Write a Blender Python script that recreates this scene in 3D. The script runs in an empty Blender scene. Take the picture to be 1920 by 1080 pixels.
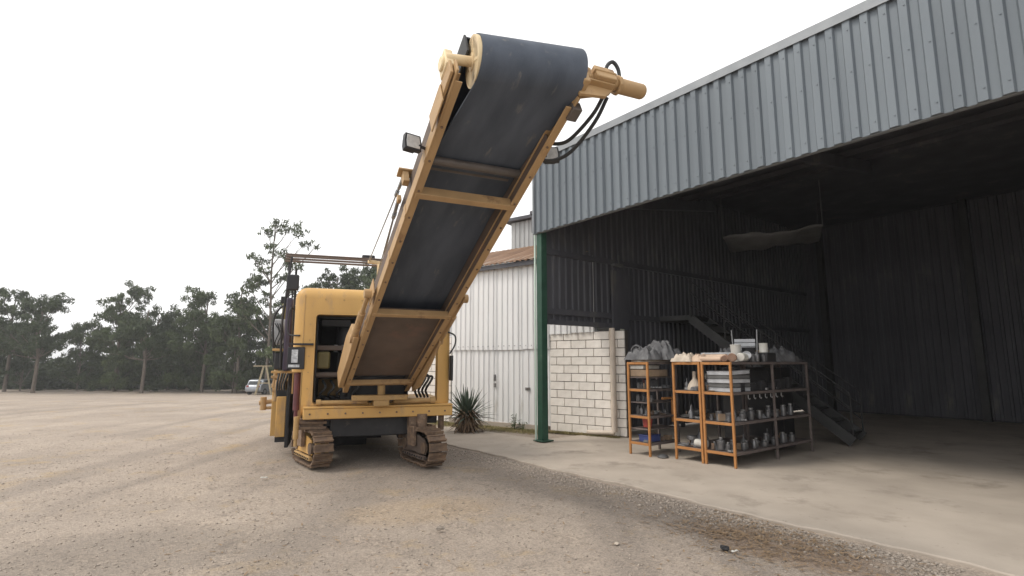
import bpy, bmesh, math, random
import numpy as np
from mathutils import Vector, Matrix, Euler
R = math.radians
random.seed(7); rng = np.random.default_rng(11)
sc = bpy.context.scene
col = sc.collection

# ---------------------------------------------------------------- camera, sky, sun, exposure
cam_d = bpy.data.cameras.new('camera'); cam = bpy.data.objects.new('camera', cam_d); col.objects.link(cam)
cam_d.sensor_width = 36; cam_d.lens = 36 * 1000 / 1920; cam_d.clip_end = 2500; cam_d.clip_start = .05
PITCH = math.atan(.14)
cam.location = (0, 0, 1.6); cam.rotation_euler = (R(90) + PITCH, 0, 0)
sc.camera = cam

SUN_EL, SUN_AZ = 52, 262            # azimuth clockwise from +Y: hazy light from the left
w = bpy.data.worlds.new('World'); sc.world = w; w.use_nodes = True
nt = w.node_tree; nt.nodes.clear()
sky = nt.nodes.new('ShaderNodeTexSky'); sky.sky_type = 'NISHITA'; sky.sun_disc = False
sky.sun_elevation = R(SUN_EL); sky.sun_rotation = R(SUN_AZ); sky.dust_density = 4; sky.air_density = 1
hs = nt.nodes.new('ShaderNodeHueSaturation'); hs.inputs['Saturation'].default_value = .12
mx = nt.nodes.new('ShaderNodeMixRGB'); mx.inputs['Fac'].default_value = .85
mx.inputs['Color2'].default_value = (10.6, 10.55, 10.5, 1)
bg = nt.nodes.new('ShaderNodeBackground'); bg.inputs['Strength'].default_value = .1
wo = nt.nodes.new('ShaderNodeOutputWorld')
nt.links.new(sky.outputs[0], hs.inputs['Color']); nt.links.new(hs.outputs[0], mx.inputs['Color1'])
nt.links.new(mx.outputs[0], bg.inputs['Color']); nt.links.new(bg.outputs[0], wo.inputs['Surface'])

sun_d = bpy.data.lights.new('sun', 'SUN'); sun = bpy.data.objects.new('sun', sun_d); col.objects.link(sun)
sun_d.energy = 1.2; sun_d.angle = R(18); sun_d.color = (1, .93, .82)
_d = Vector((math.sin(R(SUN_AZ)) * math.cos(R(SUN_EL)), math.cos(R(SUN_AZ)) * math.cos(R(SUN_EL)), math.sin(R(SUN_EL))))
sun.rotation_euler = _d.to_track_quat('Z', 'Y').to_euler()
sc.view_settings.view_transform = 'Standard'; sc.view_settings.look = 'None'
sc.view_settings.exposure = .55; sc.view_settings.gamma = 1
sc.render.engine = 'CYCLES'
sc.cycles.use_denoising = True
sc.cycles.max_bounces = 8; sc.cycles.diffuse_bounces = 5

# ---------------------------------------------------------------- materials
MATS = {}
def mat(name, a, b=None, rough=.7, metal=0, scale=4, bump=0, bscale=60, detail=6, stretch=(1, 1, 1), spots=None, sscale=2.5, sth=.55, spec=.3, rnd=0, chips=None, cth=.66, cscale=16):
    """two-tone noise paint / metal / soil, optional third tone in soft-edged blotches (stains, rust, wear)"""
    m = bpy.data.materials.new(name); m.use_nodes = True
    t = m.node_tree; N = t.nodes; L = t.links
    p = N['Principled BSDF']; p.inputs['Roughness'].default_value = rough; p.inputs['Metallic'].default_value = metal
    p.inputs['Specular IOR Level'].default_value = spec
    b = b or tuple(x * .8 for x in a)
    tc = N.new('ShaderNodeTexCoord'); mp = N.new('ShaderNodeMapping'); mp.inputs['Scale'].default_value = stretch
    L.new(tc.outputs['Object'], mp.inputs['Vector'])
    n1 = N.new('ShaderNodeTexNoise'); n1.inputs['Scale'].default_value = scale; n1.inputs['Detail'].default_value = detail
    L.new(mp.outputs[0], n1.inputs['Vector'])
    cr = N.new('ShaderNodeValToRGB'); cr.color_ramp.elements[0].position = .33; cr.color_ramp.elements[1].position = .67
    cr.color_ramp.elements[0].color = (*b, 1); cr.color_ramp.elements[1].color = (*a, 1)
    L.new(n1.outputs['Fac'], cr.inputs['Fac']); out = cr.outputs[0]
    if spots:
        n2 = N.new('ShaderNodeTexNoise'); n2.inputs['Scale'].default_value = sscale; n2.inputs['Detail'].default_value = 9; n2.inputs['Roughness'].default_value = .68
        L.new(mp.outputs[0], n2.inputs['Vector'])
        c2 = N.new('ShaderNodeValToRGB'); c2.color_ramp.elements[0].position = sth; c2.color_ramp.elements[1].position = min(1, sth + .13)
        L.new(n2.outputs['Fac'], c2.inputs['Fac'])
        mm = N.new('ShaderNodeMixRGB'); mm.inputs['Color2'].default_value = (*spots, 1)
        L.new(c2.outputs[0], mm.inputs['Fac']); L.new(out, mm.inputs['Color1']); out = mm.outputs[0]
    if chips:
        n4 = N.new('ShaderNodeTexNoise'); n4.inputs['Scale'].default_value = cscale; n4.inputs['Detail'].default_value = 8; n4.inputs['Roughness'].default_value = .8
        L.new(tc.outputs['Object'], n4.inputs['Vector'])
        c4 = N.new('ShaderNodeValToRGB'); c4.color_ramp.elements[0].position = cth; c4.color_ramp.elements[1].position = cth + .03; L.new(n4.outputs['Fac'], c4.inputs['Fac'])
        m4 = N.new('ShaderNodeMixRGB'); m4.inputs['Color2'].default_value = (*chips, 1); L.new(c4.outputs[0], m4.inputs['Fac']); L.new(out, m4.inputs['Color1']); out = m4.outputs[0]
    if rnd:
        oi = N.new('ShaderNodeObjectInfo'); hv = N.new('ShaderNodeHueSaturation')
        mr = N.new('ShaderNodeMapRange'); mr.inputs['To Min'].default_value = 1 - rnd; mr.inputs['To Max'].default_value = 1 + rnd
        L.new(oi.outputs['Random'], mr.inputs['Value']); L.new(mr.outputs[0], hv.inputs['Value']); L.new(out, hv.inputs['Color']); out = hv.outputs[0]
    L.new(out, p.inputs['Base Color'])
    if bump:
        n3 = N.new('ShaderNodeTexNoise'); n3.inputs['Scale'].default_value = bscale; n3.inputs['Detail'].default_value = 5
        L.new(mp.outputs[0], n3.inputs['Vector'])
        bp = N.new('ShaderNodeBump'); bp.inputs['Strength'].default_value = bump; bp.inputs['Distance'].default_value = .01
        L.new(n3.outputs['Fac'], bp.inputs['Height']); L.new(bp.outputs[0], p.inputs['Normal'])
    MATS[name] = m
    return m
mat('yellow', (.6, .36, .12), (.5, .295, .1), rough=.5, scale=2.2, spots=(.38, .25, .13), sscale=2.6, sth=.54, bump=.12, stretch=(1, 1, .35), chips=(.13, .075, .045), cth=.68)
mat('yellow_dusty', (.47, .305, .13), (.37, .235, .105), chips=(.14, .09, .06), cth=.64, rough=.75, scale=5, spots=(.24, .16, .1), sscale=5, sth=.54, bump=.15)
mat('conv_paint', (.47, .305, .15), (.37, .24, .12), rough=.55, chips=(.13, .08, .05), cth=.66, scale=4, spots=(.25, .15, .08), sscale=4, sth=.56, stretch=(1, .4, 1), bump=.1)
mat('cream', (.72, .58, .36), (.6, .46, .28), rough=.5, spots=(.4, .26, .14), sscale=6, sth=.6)
mat('belt', (.088, .104, .134), (.056, .068, .09), rough=.62, scale=5, stretch=(1, .2, 1), spots=(.17, .165, .16), sscale=9, sth=.6, bump=.12, bscale=120)
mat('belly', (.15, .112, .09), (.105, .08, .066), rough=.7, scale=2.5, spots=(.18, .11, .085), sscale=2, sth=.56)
mat('roller', (.16, .135, .12), (.11, .095, .085), rough=.5, metal=.2, scale=6)
mat('track', (.215, .145, .095), (.115, .082, .064), rough=.75, scale=14, spots=(.27, .19, .13), sscale=9, sth=.56, bump=.4, rnd=.2)
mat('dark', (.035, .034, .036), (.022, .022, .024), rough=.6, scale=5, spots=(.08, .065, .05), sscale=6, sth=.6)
mat('black_plastic', (.03, .03, .034), (.022, .022, .025), rough=.45)
mat('purple_black', (.06, .045, .075), (.04, .034, .05), rough=.45)
mat('rubber', (.045, .046, .048), (.03, .031, .033), rough=.6)
mat('steel', (.36, .36, .36), (.24, .24, .24), rough=.4, metal=.8, scale=9, spots=(.16, .11, .08), sscale=6, sth=.62)
mat('grey_panel', (.5, .51, .53), (.36, .37, .39), rough=.5, scale=8)
mat('sticker', (.62, .64, .66), (.3, .31, .33), rough=.5, scale=26)
mat('maroon', (.15, .05, .055), (.1, .04, .045), rough=.5)
mat('olive', (.2, .16, .06), (.14, .115, .045), rough=.5)
mat('lamp_glass', (.55, .55, .54), (.42, .42, .42), rough=.15, scale=30, spec=.6)
mat('fascia', (.165, .188, .208), (.133, .153, .172), rough=.45, metal=.15, scale=1.5, stretch=(1, 1, .2), spots=(.13, .148, .165), sscale=1.8, sth=.58, rnd=.07)
mat('flashing', (.27, .285, .3), (.22, .235, .25), rough=.45, metal=.2)
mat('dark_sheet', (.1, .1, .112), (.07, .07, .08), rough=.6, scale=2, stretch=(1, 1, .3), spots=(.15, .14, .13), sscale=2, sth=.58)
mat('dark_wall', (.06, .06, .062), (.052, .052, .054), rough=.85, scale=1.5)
mat('green', (.032, .085, .056), (.022, .062, .042), rough=.45, scale=5, spots=(.14, .16, .12), sscale=5, sth=.64)
mat('white_sheet', (.8, .8, .8), (.72, .72, .72), rough=.5, scale=2, stretch=(1, 1, .25), spots=(.62, .6, .57), sscale=2.2, sth=.6, rnd=.04)
mat('grey_sheet', (.42, .43, .43), (.33, .34, .34), rough=.5, scale=2, stretch=(1, 1, .3), spots=(.25, .2, .16), sscale=2, sth=.6)
mat('rust_roof', (.3, .185, .115), (.2, .125, .085), rough=.8, scale=3, stretch=(1, 1, .3), spots=(.36, .31, .27), sscale=3, sth=.54)
mat('block', (.8, .755, .7), (.7, .655, .6), rough=.85, scale=6, spots=(.42, .36, .3), sscale=4, sth=.62, bump=.3, bscale=90, rnd=.06)
mat('mortar', (.13, .115, .1), (.09, .08, .07), rough=.95, scale=10)
mat('pvc', (.66, .57, .48), (.56, .48, .4), rough=.5, scale=5, spots=(.4, .32, .26), sscale=5, sth=.62)
mat('pale_post', (.55, .54, .42), (.45, .44, .34), rough=.6, scale=5, spots=(.25, .25, .18), sscale=6, sth=.6)
mat('rack_orange', (.44, .21, .075), (.36, .165, .06), rough=.5, scale=6, spots=(.25, .11, .05), sscale=8, sth=.6)
mat('rack_shelf', (.16, .13, .12), (.11, .09, .085), rough=.6, scale=6)
mat('concrete', (.45, .39, .33), (.365, .315, .265), rough=.9, scale=1.3, detail=10, spots=(.28, .24, .2), sscale=1.1, sth=.54, bump=.3, bscale=40, chips=(.2, .17, .145), cth=.63, cscale=7)
mat('stone', (.36, .31, .26), (.25, .215, .185), rough=.95, scale=25, rnd=.2)
mat('bark', (.17, .14, .115), (.1, .085, .07), rough=.95, scale=8, stretch=(1, 1, .3), bump=.4)
mat('leaf_dark', (.05, .07, .026), (.03, .043, .018), rough=.7, scale=.6)
mat('leaf_mid', (.075, .1, .038), (.045, .062, .026), rough=.7, scale=.6)
mat('leaf_pale', (.1, .13, .05), (.06, .08, .034), rough=.7, scale=.6)
mat('agave_leaf', (.085, .115, .08), (.05, .07, .05), rough=.55, scale=7)
mat('dead_leaf', (.2, .135, .085), (.11, .078, .055), rough=.9, scale=9)
mat('dry_grass', (.3, .24, .12), (.18, .17, .07), rough=.9, scale=3)
mat('dry_straw', (.34, .24, .145), (.22, .15, .095), rough=.95, scale=9)
mat('weed', (.08, .11, .045), (.05, .075, .03), rough=.8, scale=6)
mat('car_silver', (.34, .36, .39), (.3, .32, .35), rough=.3, metal=.5)
mat('car_glass', (.03, .035, .04), (.025, .03, .035), rough=.12, spec=.6)
mat('wood_pale', (.42, .36, .24), (.32, .27, .18), rough=.85, scale=6)
mat('paper', (.62, .47, .36), (.5, .37, .28), rough=.8, scale=8)
mat('kraft', (.46, .3, .22), (.36, .23, .17), rough=.85, scale=8)
mat('cloth_cream', (.58, .5, .42), (.44, .38, .31), rough=.9, scale=10, bump=.3)
mat('cloth_grey', (.17, .17, .175), (.09, .09, .095), rough=.9, scale=9, bump=.5, bscale=30)
mat('white_plastic', (.66, .65, .6), (.52, .5, .46), rough=.45, scale=6)
mat('grey_metal', (.2, .2, .205), (.12, .12, .125), rough=.4, metal=.6, scale=9, rnd=.3)
mat('red_plastic', (.34, .06, .05), (.26, .05, .045), rough=.45)
mat('blue_plastic', (.05, .07, .2), (.04, .055, .15), rough=.45)
mat('cardboard', (.3, .22, .15), (.22, .16, .11), rough=.9, scale=8)
mat('steel_stair', (.06, .06, .06), (.045, .045, .045), rough=.5, metal=.3)
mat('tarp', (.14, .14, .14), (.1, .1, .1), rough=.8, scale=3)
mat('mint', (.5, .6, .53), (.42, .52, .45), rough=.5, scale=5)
mat('clay', (.4, .24, .13), (.3, .19, .11), rough=.95, scale=12, bump=.5, bscale=40)

def ground_mat():
    m = bpy.data.materials.new('gravel_ground'); m.use_nodes = True
    t = m.node_tree; N = t.nodes; L = t.links; p = N['Principled BSDF']
    p.inputs['Roughness'].default_value = .95; p.inputs['Specular IOR Level'].default_value = .15
    tc = N.new('ShaderNodeTexCoord')
    def noise(s, d=8, r=.6):
        n = N.new('ShaderNodeTexNoise'); n.inputs['Scale'].default_value = s; n.inputs['Detail'].default_value = d; n.inputs['Roughness'].default_value = r
        L.new(tc.outputs['Object'], n.inputs['Vector']); return n.outputs['Fac']
    def ramp(f, p0, p1, c0=(0, 0, 0), c1=(1, 1, 1)):
        r = N.new('ShaderNodeValToRGB'); r.color_ramp.elements[0].position = p0; r.color_ramp.elements[1].position = p1
        r.color_ramp.elements[0].color = (*c0, 1); r.color_ramp.elements[1].color = (*c1, 1); L.new(f, r.inputs['Fac']); return r.outputs[0]
    def mix(f, a, b, mode='MIX', k=None):
        q = N.new('ShaderNodeMixRGB'); q.blend_type = mode
        if k is not None: q.inputs['Fac'].default_value = k
        else: L.new(f, q.inputs['Fac'])
        for s, i in ((a, 'Color1'), (b, 'Color2')):
            if isinstance(s, tuple): q.inputs[i].default_value = (*s, 1)
            else: L.new(s, q.inputs[i])
        return q.outputs[0]
    base = ramp(noise(.45), .35, .65, (.3, .256, .217), (.4, .34, .284))
    base = mix(ramp(noise(.8, 10, .7), .55, .68), base, (.38, .29, .18))        # yellowish sandy patches
    base = mix(ramp(noise(1.7, 10, .7), .58, .7), base, (.235, .2, .17))        # greyer worn patches
    def blob(cx, cy, rx, ry, rot, nz=.5):
        mp = N.new('ShaderNodeMapping'); mp.vector_type = 'TEXTURE'; mp.inputs['Location'].default_value = (cx, cy, 0); mp.inputs['Rotation'].default_value = (0, 0, R(rot)); mp.inputs['Scale'].default_value = (rx, ry, 1000)
        L.new(tc.outputs['Object'], mp.inputs['Vector']); ln = N.new('ShaderNodeVectorMath'); ln.operation = 'LENGTH'; L.new(mp.outputs[0], ln.inputs[0])
        ma = N.new('ShaderNodeMath'); ma.operation = 'MULTIPLY_ADD'; L.new(noise(5, 9, .75), ma.inputs[0]); ma.inputs[1].default_value = 2 * nz; L.new(ln.outputs['Value'], ma.inputs[2])
        mr = N.new('ShaderNodeMapRange'); mr.inputs['From Min'].default_value = .7 + nz; mr.inputs['From Max'].default_value = 1.2 + nz; mr.inputs['To Min'].default_value = 1; mr.inputs['To Max'].default_value = 0
        L.new(ma.outputs[0], mr.inputs['Value']); return mr.outputs[0]
    def part(f, k):
        q = N.new('ShaderNodeMath'); q.operation = 'MULTIPLY'; L.new(f, q.inputs[0]); q.inputs[1].default_value = k; return q.outputs[0]
    ml = N.new('ShaderNodeMapping'); ml.inputs['Rotation'].default_value = (0, 0, R(-24)); ml.inputs['Scale'].default_value = (1.5, .12, 1); L.new(tc.outputs['Object'], ml.inputs['Vector'])
    nl = N.new('ShaderNodeTexNoise'); nl.inputs['Scale'].default_value = 1; nl.inputs['Detail'].default_value = 5; L.new(ml.outputs[0], nl.inputs['Vector'])
    base = mix(part(ramp(nl.outputs['Fac'], .5, .64), .6), base, (.245, .212, .183))        # compacted wheel lanes
    base = mix(part(blob(2.4, 5.0, .8, .4, -50), .5), base, (.31, .2, .125))          # spilled reddish earth by the apron
    base = mix(part(blob(-1.0, 6.2, .9, .5, 20), .3), base, (.42, .31, .19))          # orange sand
    base = mix(part(blob(.9, 6.9, 3.6, .45, -52), .42), base, (.2, .172, .148))         # coarse grey grit along the apron edge
    base = mix(part(blob(-3.2, 4.9, 1.2, .7, 10), .5), base, (.2, .175, .15))          # oily grey patch
    base = mix(part(blob(-2.0, 9.2, 2.6, 2.2, 0), .35), base, (.22, .19, .165))        # darker grey patch under and around the machine
    v = N.new('ShaderNodeTexVoronoi'); v.inputs['Scale'].default_value = 75; L.new(tc.outputs['Object'], v.inputs['Vector'])
    sep = N.new('ShaderNodeSeparateColor'); L.new(v.outputs['Color'], sep.inputs[0])
    grain = ramp(sep.outputs[0], 0, 1, (.58, .58, .6), (1.32, 1.28, 1.24))
    base = mix(None, base, grain, 'MULTIPLY', .55)
    v2 = N.new('ShaderNodeTexVoronoi'); v2.inputs['Scale'].default_value = 26; L.new(tc.outputs['Object'], v2.inputs['Vector'])
    sep2 = N.new('ShaderNodeSeparateColor'); L.new(v2.outputs['Color'], sep2.inputs[0])
    base = mix(ramp(noise(2.2, 6), .48, .6), base, mix(None, base, ramp(sep2.outputs[1], 0, 1, (.6, .6, .6), (1.3, 1.28, 1.25)), 'MULTIPLY', .5))
    L.new(base, p.inputs['Base Color'])
    bp = N.new('ShaderNodeBump'); bp.inputs['Strength'].default_value = .55; bp.inputs['Distance'].default_value = .012
    ad = N.new('ShaderNodeMath'); ad.operation = 'ADD'; L.new(noise(50, 6), ad.inputs[0]); L.new(v.outputs['Distance'], ad.inputs[1])
    L.new(ad.outputs[0], bp.inputs['Height']); L.new(bp.outputs[0], p.inputs['Normal'])
    MATS['gravel_ground'] = m
ground_mat()

# ---------------------------------------------------------------- mesh helpers
def mrot(z=0, x=0, y=0, loc=(0, 0, 0)):
    return Matrix.Translation(loc) @ Euler((R(x), R(y), R(z))).to_matrix().to_4x4()
class MB:
    def __init__(s): s.v = []; s.f = []; s.mi = []; s.m = 0
    def add(s, vs, fs, M=None):
        k = len(s.v)
        for p in vs: s.v.append(tuple(M @ Vector(p)) if M is not None else tuple(p))
        for f in fs: s.f.append(tuple(i + k for i in f)); s.mi.append(s.m)
        return s
    def bx(s, x0, x1, y0, y1, z0, z1, M=None):
        vs = [(x0, y0, z0), (x1, y0, z0), (x1, y1, z0), (x0, y1, z0), (x0, y0, z1), (x1, y0, z1), (x1, y1, z1), (x0, y1, z1)]
        return s.add(vs, [(0, 3, 2, 1), (4, 5, 6, 7), (0, 1, 5, 4), (1, 2, 6, 5), (2, 3, 7, 6), (3, 0, 4, 7)], M)
    def cyl(s, p, q, r, r2=None, n=14, caps=True):
        p, q = Vector(p), Vector(q); r2 = r if r2 is None else r2
        a = (q - p).normalized(); u = a.orthogonal().normalized(); w_ = a.cross(u)
        vs = []
        for c, rr in ((p, r), (q, r2)):
            for i in range(n):
                t = 2 * math.pi * i / n; vs.append(c + u * rr * math.cos(t) + w_ * rr * math.sin(t))
        fs = [(i, (i + 1) % n, n + (i + 1) % n, n + i) for i in range(n)]
        if caps: fs += [tuple(range(n))[::-1], tuple(range(n, 2 * n))]
        return s.add(vs, fs)
    def bar(s, p, q, a, b=None, up=(0, 0, 1)):
        """rectangular bar from p to q, section a (sideways) x b (along up)"""
        p, q = Vector(p), Vector(q); b = b or a; d = (q - p).normalized(); up = Vector(up)
        x = d.cross(up)
        x = x.normalized() if x.length > 1e-4 else d.orthogonal().normalized()
        z = x.cross(d)
        vs = [c + x * i * a / 2 + z * j * b / 2 for c in (p, q) for i, j in ((-1, -1), (1, -1), (1, 1), (-1, 1))]
        return s.add(vs, [(0, 3, 2, 1), (4, 5, 6, 7), (0, 1, 5, 4), (1, 2, 6, 5), (2, 3, 7, 6), (3, 0, 4, 7)])
    def tube(s, pts, r, n=8, sub=5, r2=None):
        pts = [Vector(p) for p in pts]
        if sub > 1 and len(pts) > 2:
            P = [pts[0] * 2 - pts[1]] + pts + [pts[-1] * 2 - pts[-2]]; q = []
            for i in range(1, len(P) - 2):
                for k in range(sub):
                    t = k / sub; a, b, c, d = P[i - 1:i + 3]
                    q.append(.5 * ((2 * b) + (c - a) * t + (2 * a - 5 * b + 4 * c - d) * t * t + (3 * b - a - 3 * c + d) * t ** 3))
            pts = q + [pts[-1]]
        u = None; vs = []; m = len(pts)
        for i, p in enumerate(pts):
            a = (pts[min(i + 1, m - 1)] - pts[max(i - 1, 0)]).normalized()
            u = a.orthogonal().normalized() if u is None else (u - a * u.dot(a)).normalized()
            w_ = a.cross(u); rr = r if r2 is None else r + (r2 - r) * i / (m - 1)
            for k in range(n):
                t = 2 * math.pi * k / n; vs.append(p + u * rr * math.cos(t) + w_ * rr * math.sin(t))
        fs = [(i * n + k, i * n + (k + 1) % n, (i + 1) * n + (k + 1) % n, (i + 1) * n + k) for i in range(m - 1) for k in range(n)]
        fs += [tuple(range(n))[::-1], tuple(range((m - 1) * n, m * n))]
        return s.add(vs, fs)
    def lathe(s, prof, n=20, M=None):
        vs = [(r * math.cos(2 * math.pi * i / n), r * math.sin(2 * math.pi * i / n), z) for r, z in prof for i in range(n)]
        fs = [(j * n + i, j * n + (i + 1) % n, (j + 1) * n + (i + 1) % n, (j + 1) * n + i) for j in range(len(prof) - 1) for i in range(n)]
        fs += [tuple(range(n))[::-1], tuple(range((len(prof) - 1) * n, len(prof) * n))]
        return s.add(vs, fs, M)
    def prism(s, poly, a0, a1, axis='y', M=None):
        n = len(poly)
        def P(u, v, a): return {'y': (u, a, v), 'x': (a, u, v), 'z': (u, v, a)}[axis]
        vs = [P(u, v, a) for a in (a0, a1) for u, v in poly]
        fs = [(i, (i + 1) % n, n + (i + 1) % n, n + i) for i in range(n)] + [tuple(range(n))[::-1], tuple(range(n, 2 * n))]
        return s.add(vs, fs, M)
    def mesh(s, name, mats, smooth=None):
        me = bpy.data.meshes.new(name); me.from_pydata(s.v, [], s.f)
        for m in ([mats] if isinstance(mats, str) else mats): me.materials.append(MATS[m])
        me.polygons.foreach_set('material_index', s.mi)
        bm = bmesh.new(); bm.from_mesh(me); bmesh.ops.recalc_face_normals(bm, faces=bm.faces); bm.to_mesh(me); bm.free()
        if smooth:
            me.polygons.foreach_set('use_smooth', [True] * len(me.polygons)); me.set_sharp_from_angle(angle=R(smooth))
        return me
    def build(s, name, mats, parent=None, bevel=0, smooth=35, M=None, seg=2):
        return put(name, s.mesh(name, mats, smooth), parent, bevel, M, seg)
def put(name, me, parent=None, bevel=0, M=None, seg=2):
    o = bpy.data.objects.new(name, me); col.objects.link(o); o.parent = parent
    if M is not None: o.matrix_local = M
    if bevel:
        b = o.modifiers.new('bevel', 'BEVEL'); b.width = bevel; b.segments = seg; b.limit_method = 'ANGLE'; b.angle_limit = R(40)
    return o
def tag(o, label=None, cat=None, group=None, kind=None):
    if label: o['label'] = label
    if cat: o['category'] = cat
    if group: o['group'] = group
    if kind: o['kind'] = kind
    return o
def empty(name, loc, rz=0, label=None, cat=None, group=None):
    o = bpy.data.objects.new(name, None); col.objects.link(o); o.location = loc; o.rotation_euler = (0, 0, R(rz)); o.empty_display_size = .2
    return tag(o, label, cat, group)
def quick_mesh(name, V, F, mats, smooth=False):
    """numpy verts / equal-size faces -> mesh"""
    me = bpy.data.meshes.new(name); V = np.asarray(V, np.float32); F = np.asarray(F, np.int32)
    me.vertices.add(len(V)); me.vertices.foreach_set('co', V.ravel())
    k = F.shape[1]; me.loops.add(F.size); me.polygons.add(len(F))
    me.loops.foreach_set('vertex_index', F.ravel()); me.polygons.foreach_set('loop_start', np.arange(0, F.size, k, dtype=np.int32))
    me.materials.append(MATS[mats]); me.update(calc_edges=True); me.validate()
    return me

# corrugated sheet: trapezoid ribs, profile along x, extruded along z; front is -y
def corrugated(mb, x0, x1, z0, z1, pitch, depth, y=0, flat=.5, th=.006, M=None, ztop=None):
    prof = []; x = x0
    top, sl = pitch * flat * .55, pitch * .1
    while x < x1 - 1e-4:
        for dx, dy in ((0, 0), (pitch - top - 2 * sl, 0), (pitch - top - sl, -depth), (pitch - sl, -depth)):
            if x + dx <= x1: prof.append((x + dx, y + dy))
        x += pitch
    prof.append((x1, y))
    n = len(prof); zt = ztop or (lambda x: z1)
    vs = []
    for off in (0, th):
        vs += [(a, b + off, z0) for a, b in prof] + [(a, b + off, zt(a)) for a, b in prof]
    fs = []
    for i in range(n - 1):
        fs += [(i, i + 1, n + i + 1, n + i), (2 * n + i + 1, 2 * n + i, 3 * n + i, 3 * n + i + 1),
               (n + i, n + i + 1, 3 * n + i + 1, 3 * n + i), (i + 1, i, 2 * n + i, 2 * n + i + 1)]
    fs += [(0, n, 3 * n, 2 * n), (n - 1, 3 * n - 1, 4 * n - 1, 2 * n - 1)]
    return mb.add(vs, fs, M)

# ---------------------------------------------------------------- ground
SH = ((.5385, 11.098, 0), -52.41)        # shed frame: origin at the green post, x along the fascia towards the right, y into the shed
NB = ((.513, 13.17, 0), -36)             # neighbouring white warehouse
MC = ((-2.12, 8.75, 0), 18)              # milling machine
def frame(fr): return Matrix.Translation(fr[0]) @ Matrix.Rotation(R(fr[1]), 4, 'Z')
SHM, NBM, MCM = frame(SH), frame(NB), frame(MC)
def ground_z(x, y):
    t = np.clip((y - 17) / 45, 0, 1); return -1.75 * t * t * (3 - 2 * t)
def make_ground():
    xs = np.concatenate([-np.geomspace(700, 14, 26), np.linspace(-12, 14, 131), np.geomspace(16, 700, 26)])
    ys = np.concatenate([np.linspace(-12, -1, 12), np.linspace(0, 18, 121), np.linspace(19, 66, 48), np.geomspace(70, 1400, 24)])
    X, Y = np.meshgrid(xs, ys); Z = ground_z(X, Y)
    near = np.exp(-((X / 11) ** 2)) * np.exp(-(((Y - 6) / 9) ** 2))
    und = .012 * np.sin(X * 1.7 + .6 * np.sin(Y * 1.1)) * np.sin(Y * 1.35 + 1) + .007 * np.sin(X * 4.1 + 2) * np.sin(Y * 3.7 + X)
    Z = Z + (und - .019) * near - .0005
    V = np.stack([X, Y, Z], -1).reshape(-1, 3); nx = len(xs); i = np.arange(len(ys) - 1)[:, None] * nx + np.arange(nx - 1)[None]
    F = np.stack([i, i + 1, i + nx + 1, i + nx], -1).reshape(-1, 4)
    me = quick_mesh('ground', V, F, 'gravel_ground'); me.polygons.foreach_set('use_smooth', [True] * len(me.polygons))
    tag(put('ground', me), 'light brown compacted gravel yard', kind='structure')
make_ground()

# concrete apron: slab bays with recessed joints, ragged front edge
ap = MB()
def edge_y(x): return -1.56 + .03 * math.sin(x * 2.1) + .018 * math.sin(x * 7.3 + 1) + .012 * math.sin(x * 17)
xs = [-3.4 + .1 * i for i in range(0, 175)]
poly = [(x, edge_y(x) + max(0, -x - 1.5) * .5) for x in xs] + [(14, 12.3), (-.25, 12.3), (-.25, .35), (-3.4, .0)]
ap.prism(poly, -.1, .01, 'z')
apron = tag(ap.build('concrete_apron', 'concrete', M=SHM, bevel=.012), 'worn concrete apron running into the shed', kind='structure')

# ---------------------------------------------------------------- open shed on the right
shed = empty('open_shed', SH[0], SH[1], 'open fronted grey steel shed with green corner post and deep fascia', 'shed')
FB, FT, FL = 4.34, 5.97, 13.0
def h_post(mb, x, y, z0, z1, a=.19):
    mb.bx(x - a / 2, x + a / 2, y - a / 2, y - a / 2 + .014, z0, z1); mb.bx(x - a / 2, x + a / 2, y + a / 2 - .014, y + a / 2, z0, z1)
    mb.bx(x - .03, x + .03, y - a / 2 + .014, y + a / 2 - .014, z0, z1)
    return mb
for px in (.02, 8.2, 12.9):
    m = MB(); a = .16
    m.bx(px - a / 2, px + a / 2, .02, .02 + a, .03, FB + .25)
    p = m.build('post', 'green', shed, bevel=.012)
    MB().bx(px - .15, px + .15, -.04, .26, .028, .05).build('base_plate', 'green', p, bevel=.004)
MB().bx(-.115, -.078, .0, .03, .05, FB + .1).build('edge_strip', 'mint', shed, bevel=.004)  # thin pale green strip along the left of the corner post
fas = MB()
fas.bx(-.06, FL, -.075, .06, FT, FT + .05).bx(-.06, FL, -.085, -.078, FT - .09, FT + .045)
fas.bx(-.06, FL, -.012, .06, FB - .02, FB + .05)
fas.bx(-.075, -.035, -.075, .06, FB - .03, FT)
fascia = fas.build('fascia', 'flashing', shed, bevel=.004)
x = -.03; k = 0
while x < FL - .1:
    x1 = min(x + 1.0, FL); mb = MB(); corrugated(mb, 0, x1 - x + .012, FB - .012 - .008 * (k % 2), FT, .2, .038, flat=.75, th=.004)
    for zz in (FB + .12, FB + .85, FT - .22):
        for q in range(int((x1 - x) / .2)): mb.cyl((.2 * q + .155, -.047, zz), (.2 * q + .155, -.037, zz), .009, n=5)
    mb.build('fascia_panel', 'fascia', fascia, M=mrot(z=random.uniform(-.25, .25), loc=(x, -.024 - .004 * (k % 2), 0)), smooth=20); x = x1; k += 1
# corner gutter outlet beside the fascia
g = MB(); g.cyl((-.12, -.02, FB + .02), (-.12, -.02, FB + .42), .03).bx(-.17, -.07, -.07, .05, FB + .42, FB + .5); g.build('gutter_outlet', 'dark_sheet', shed, bevel=.006)
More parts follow.
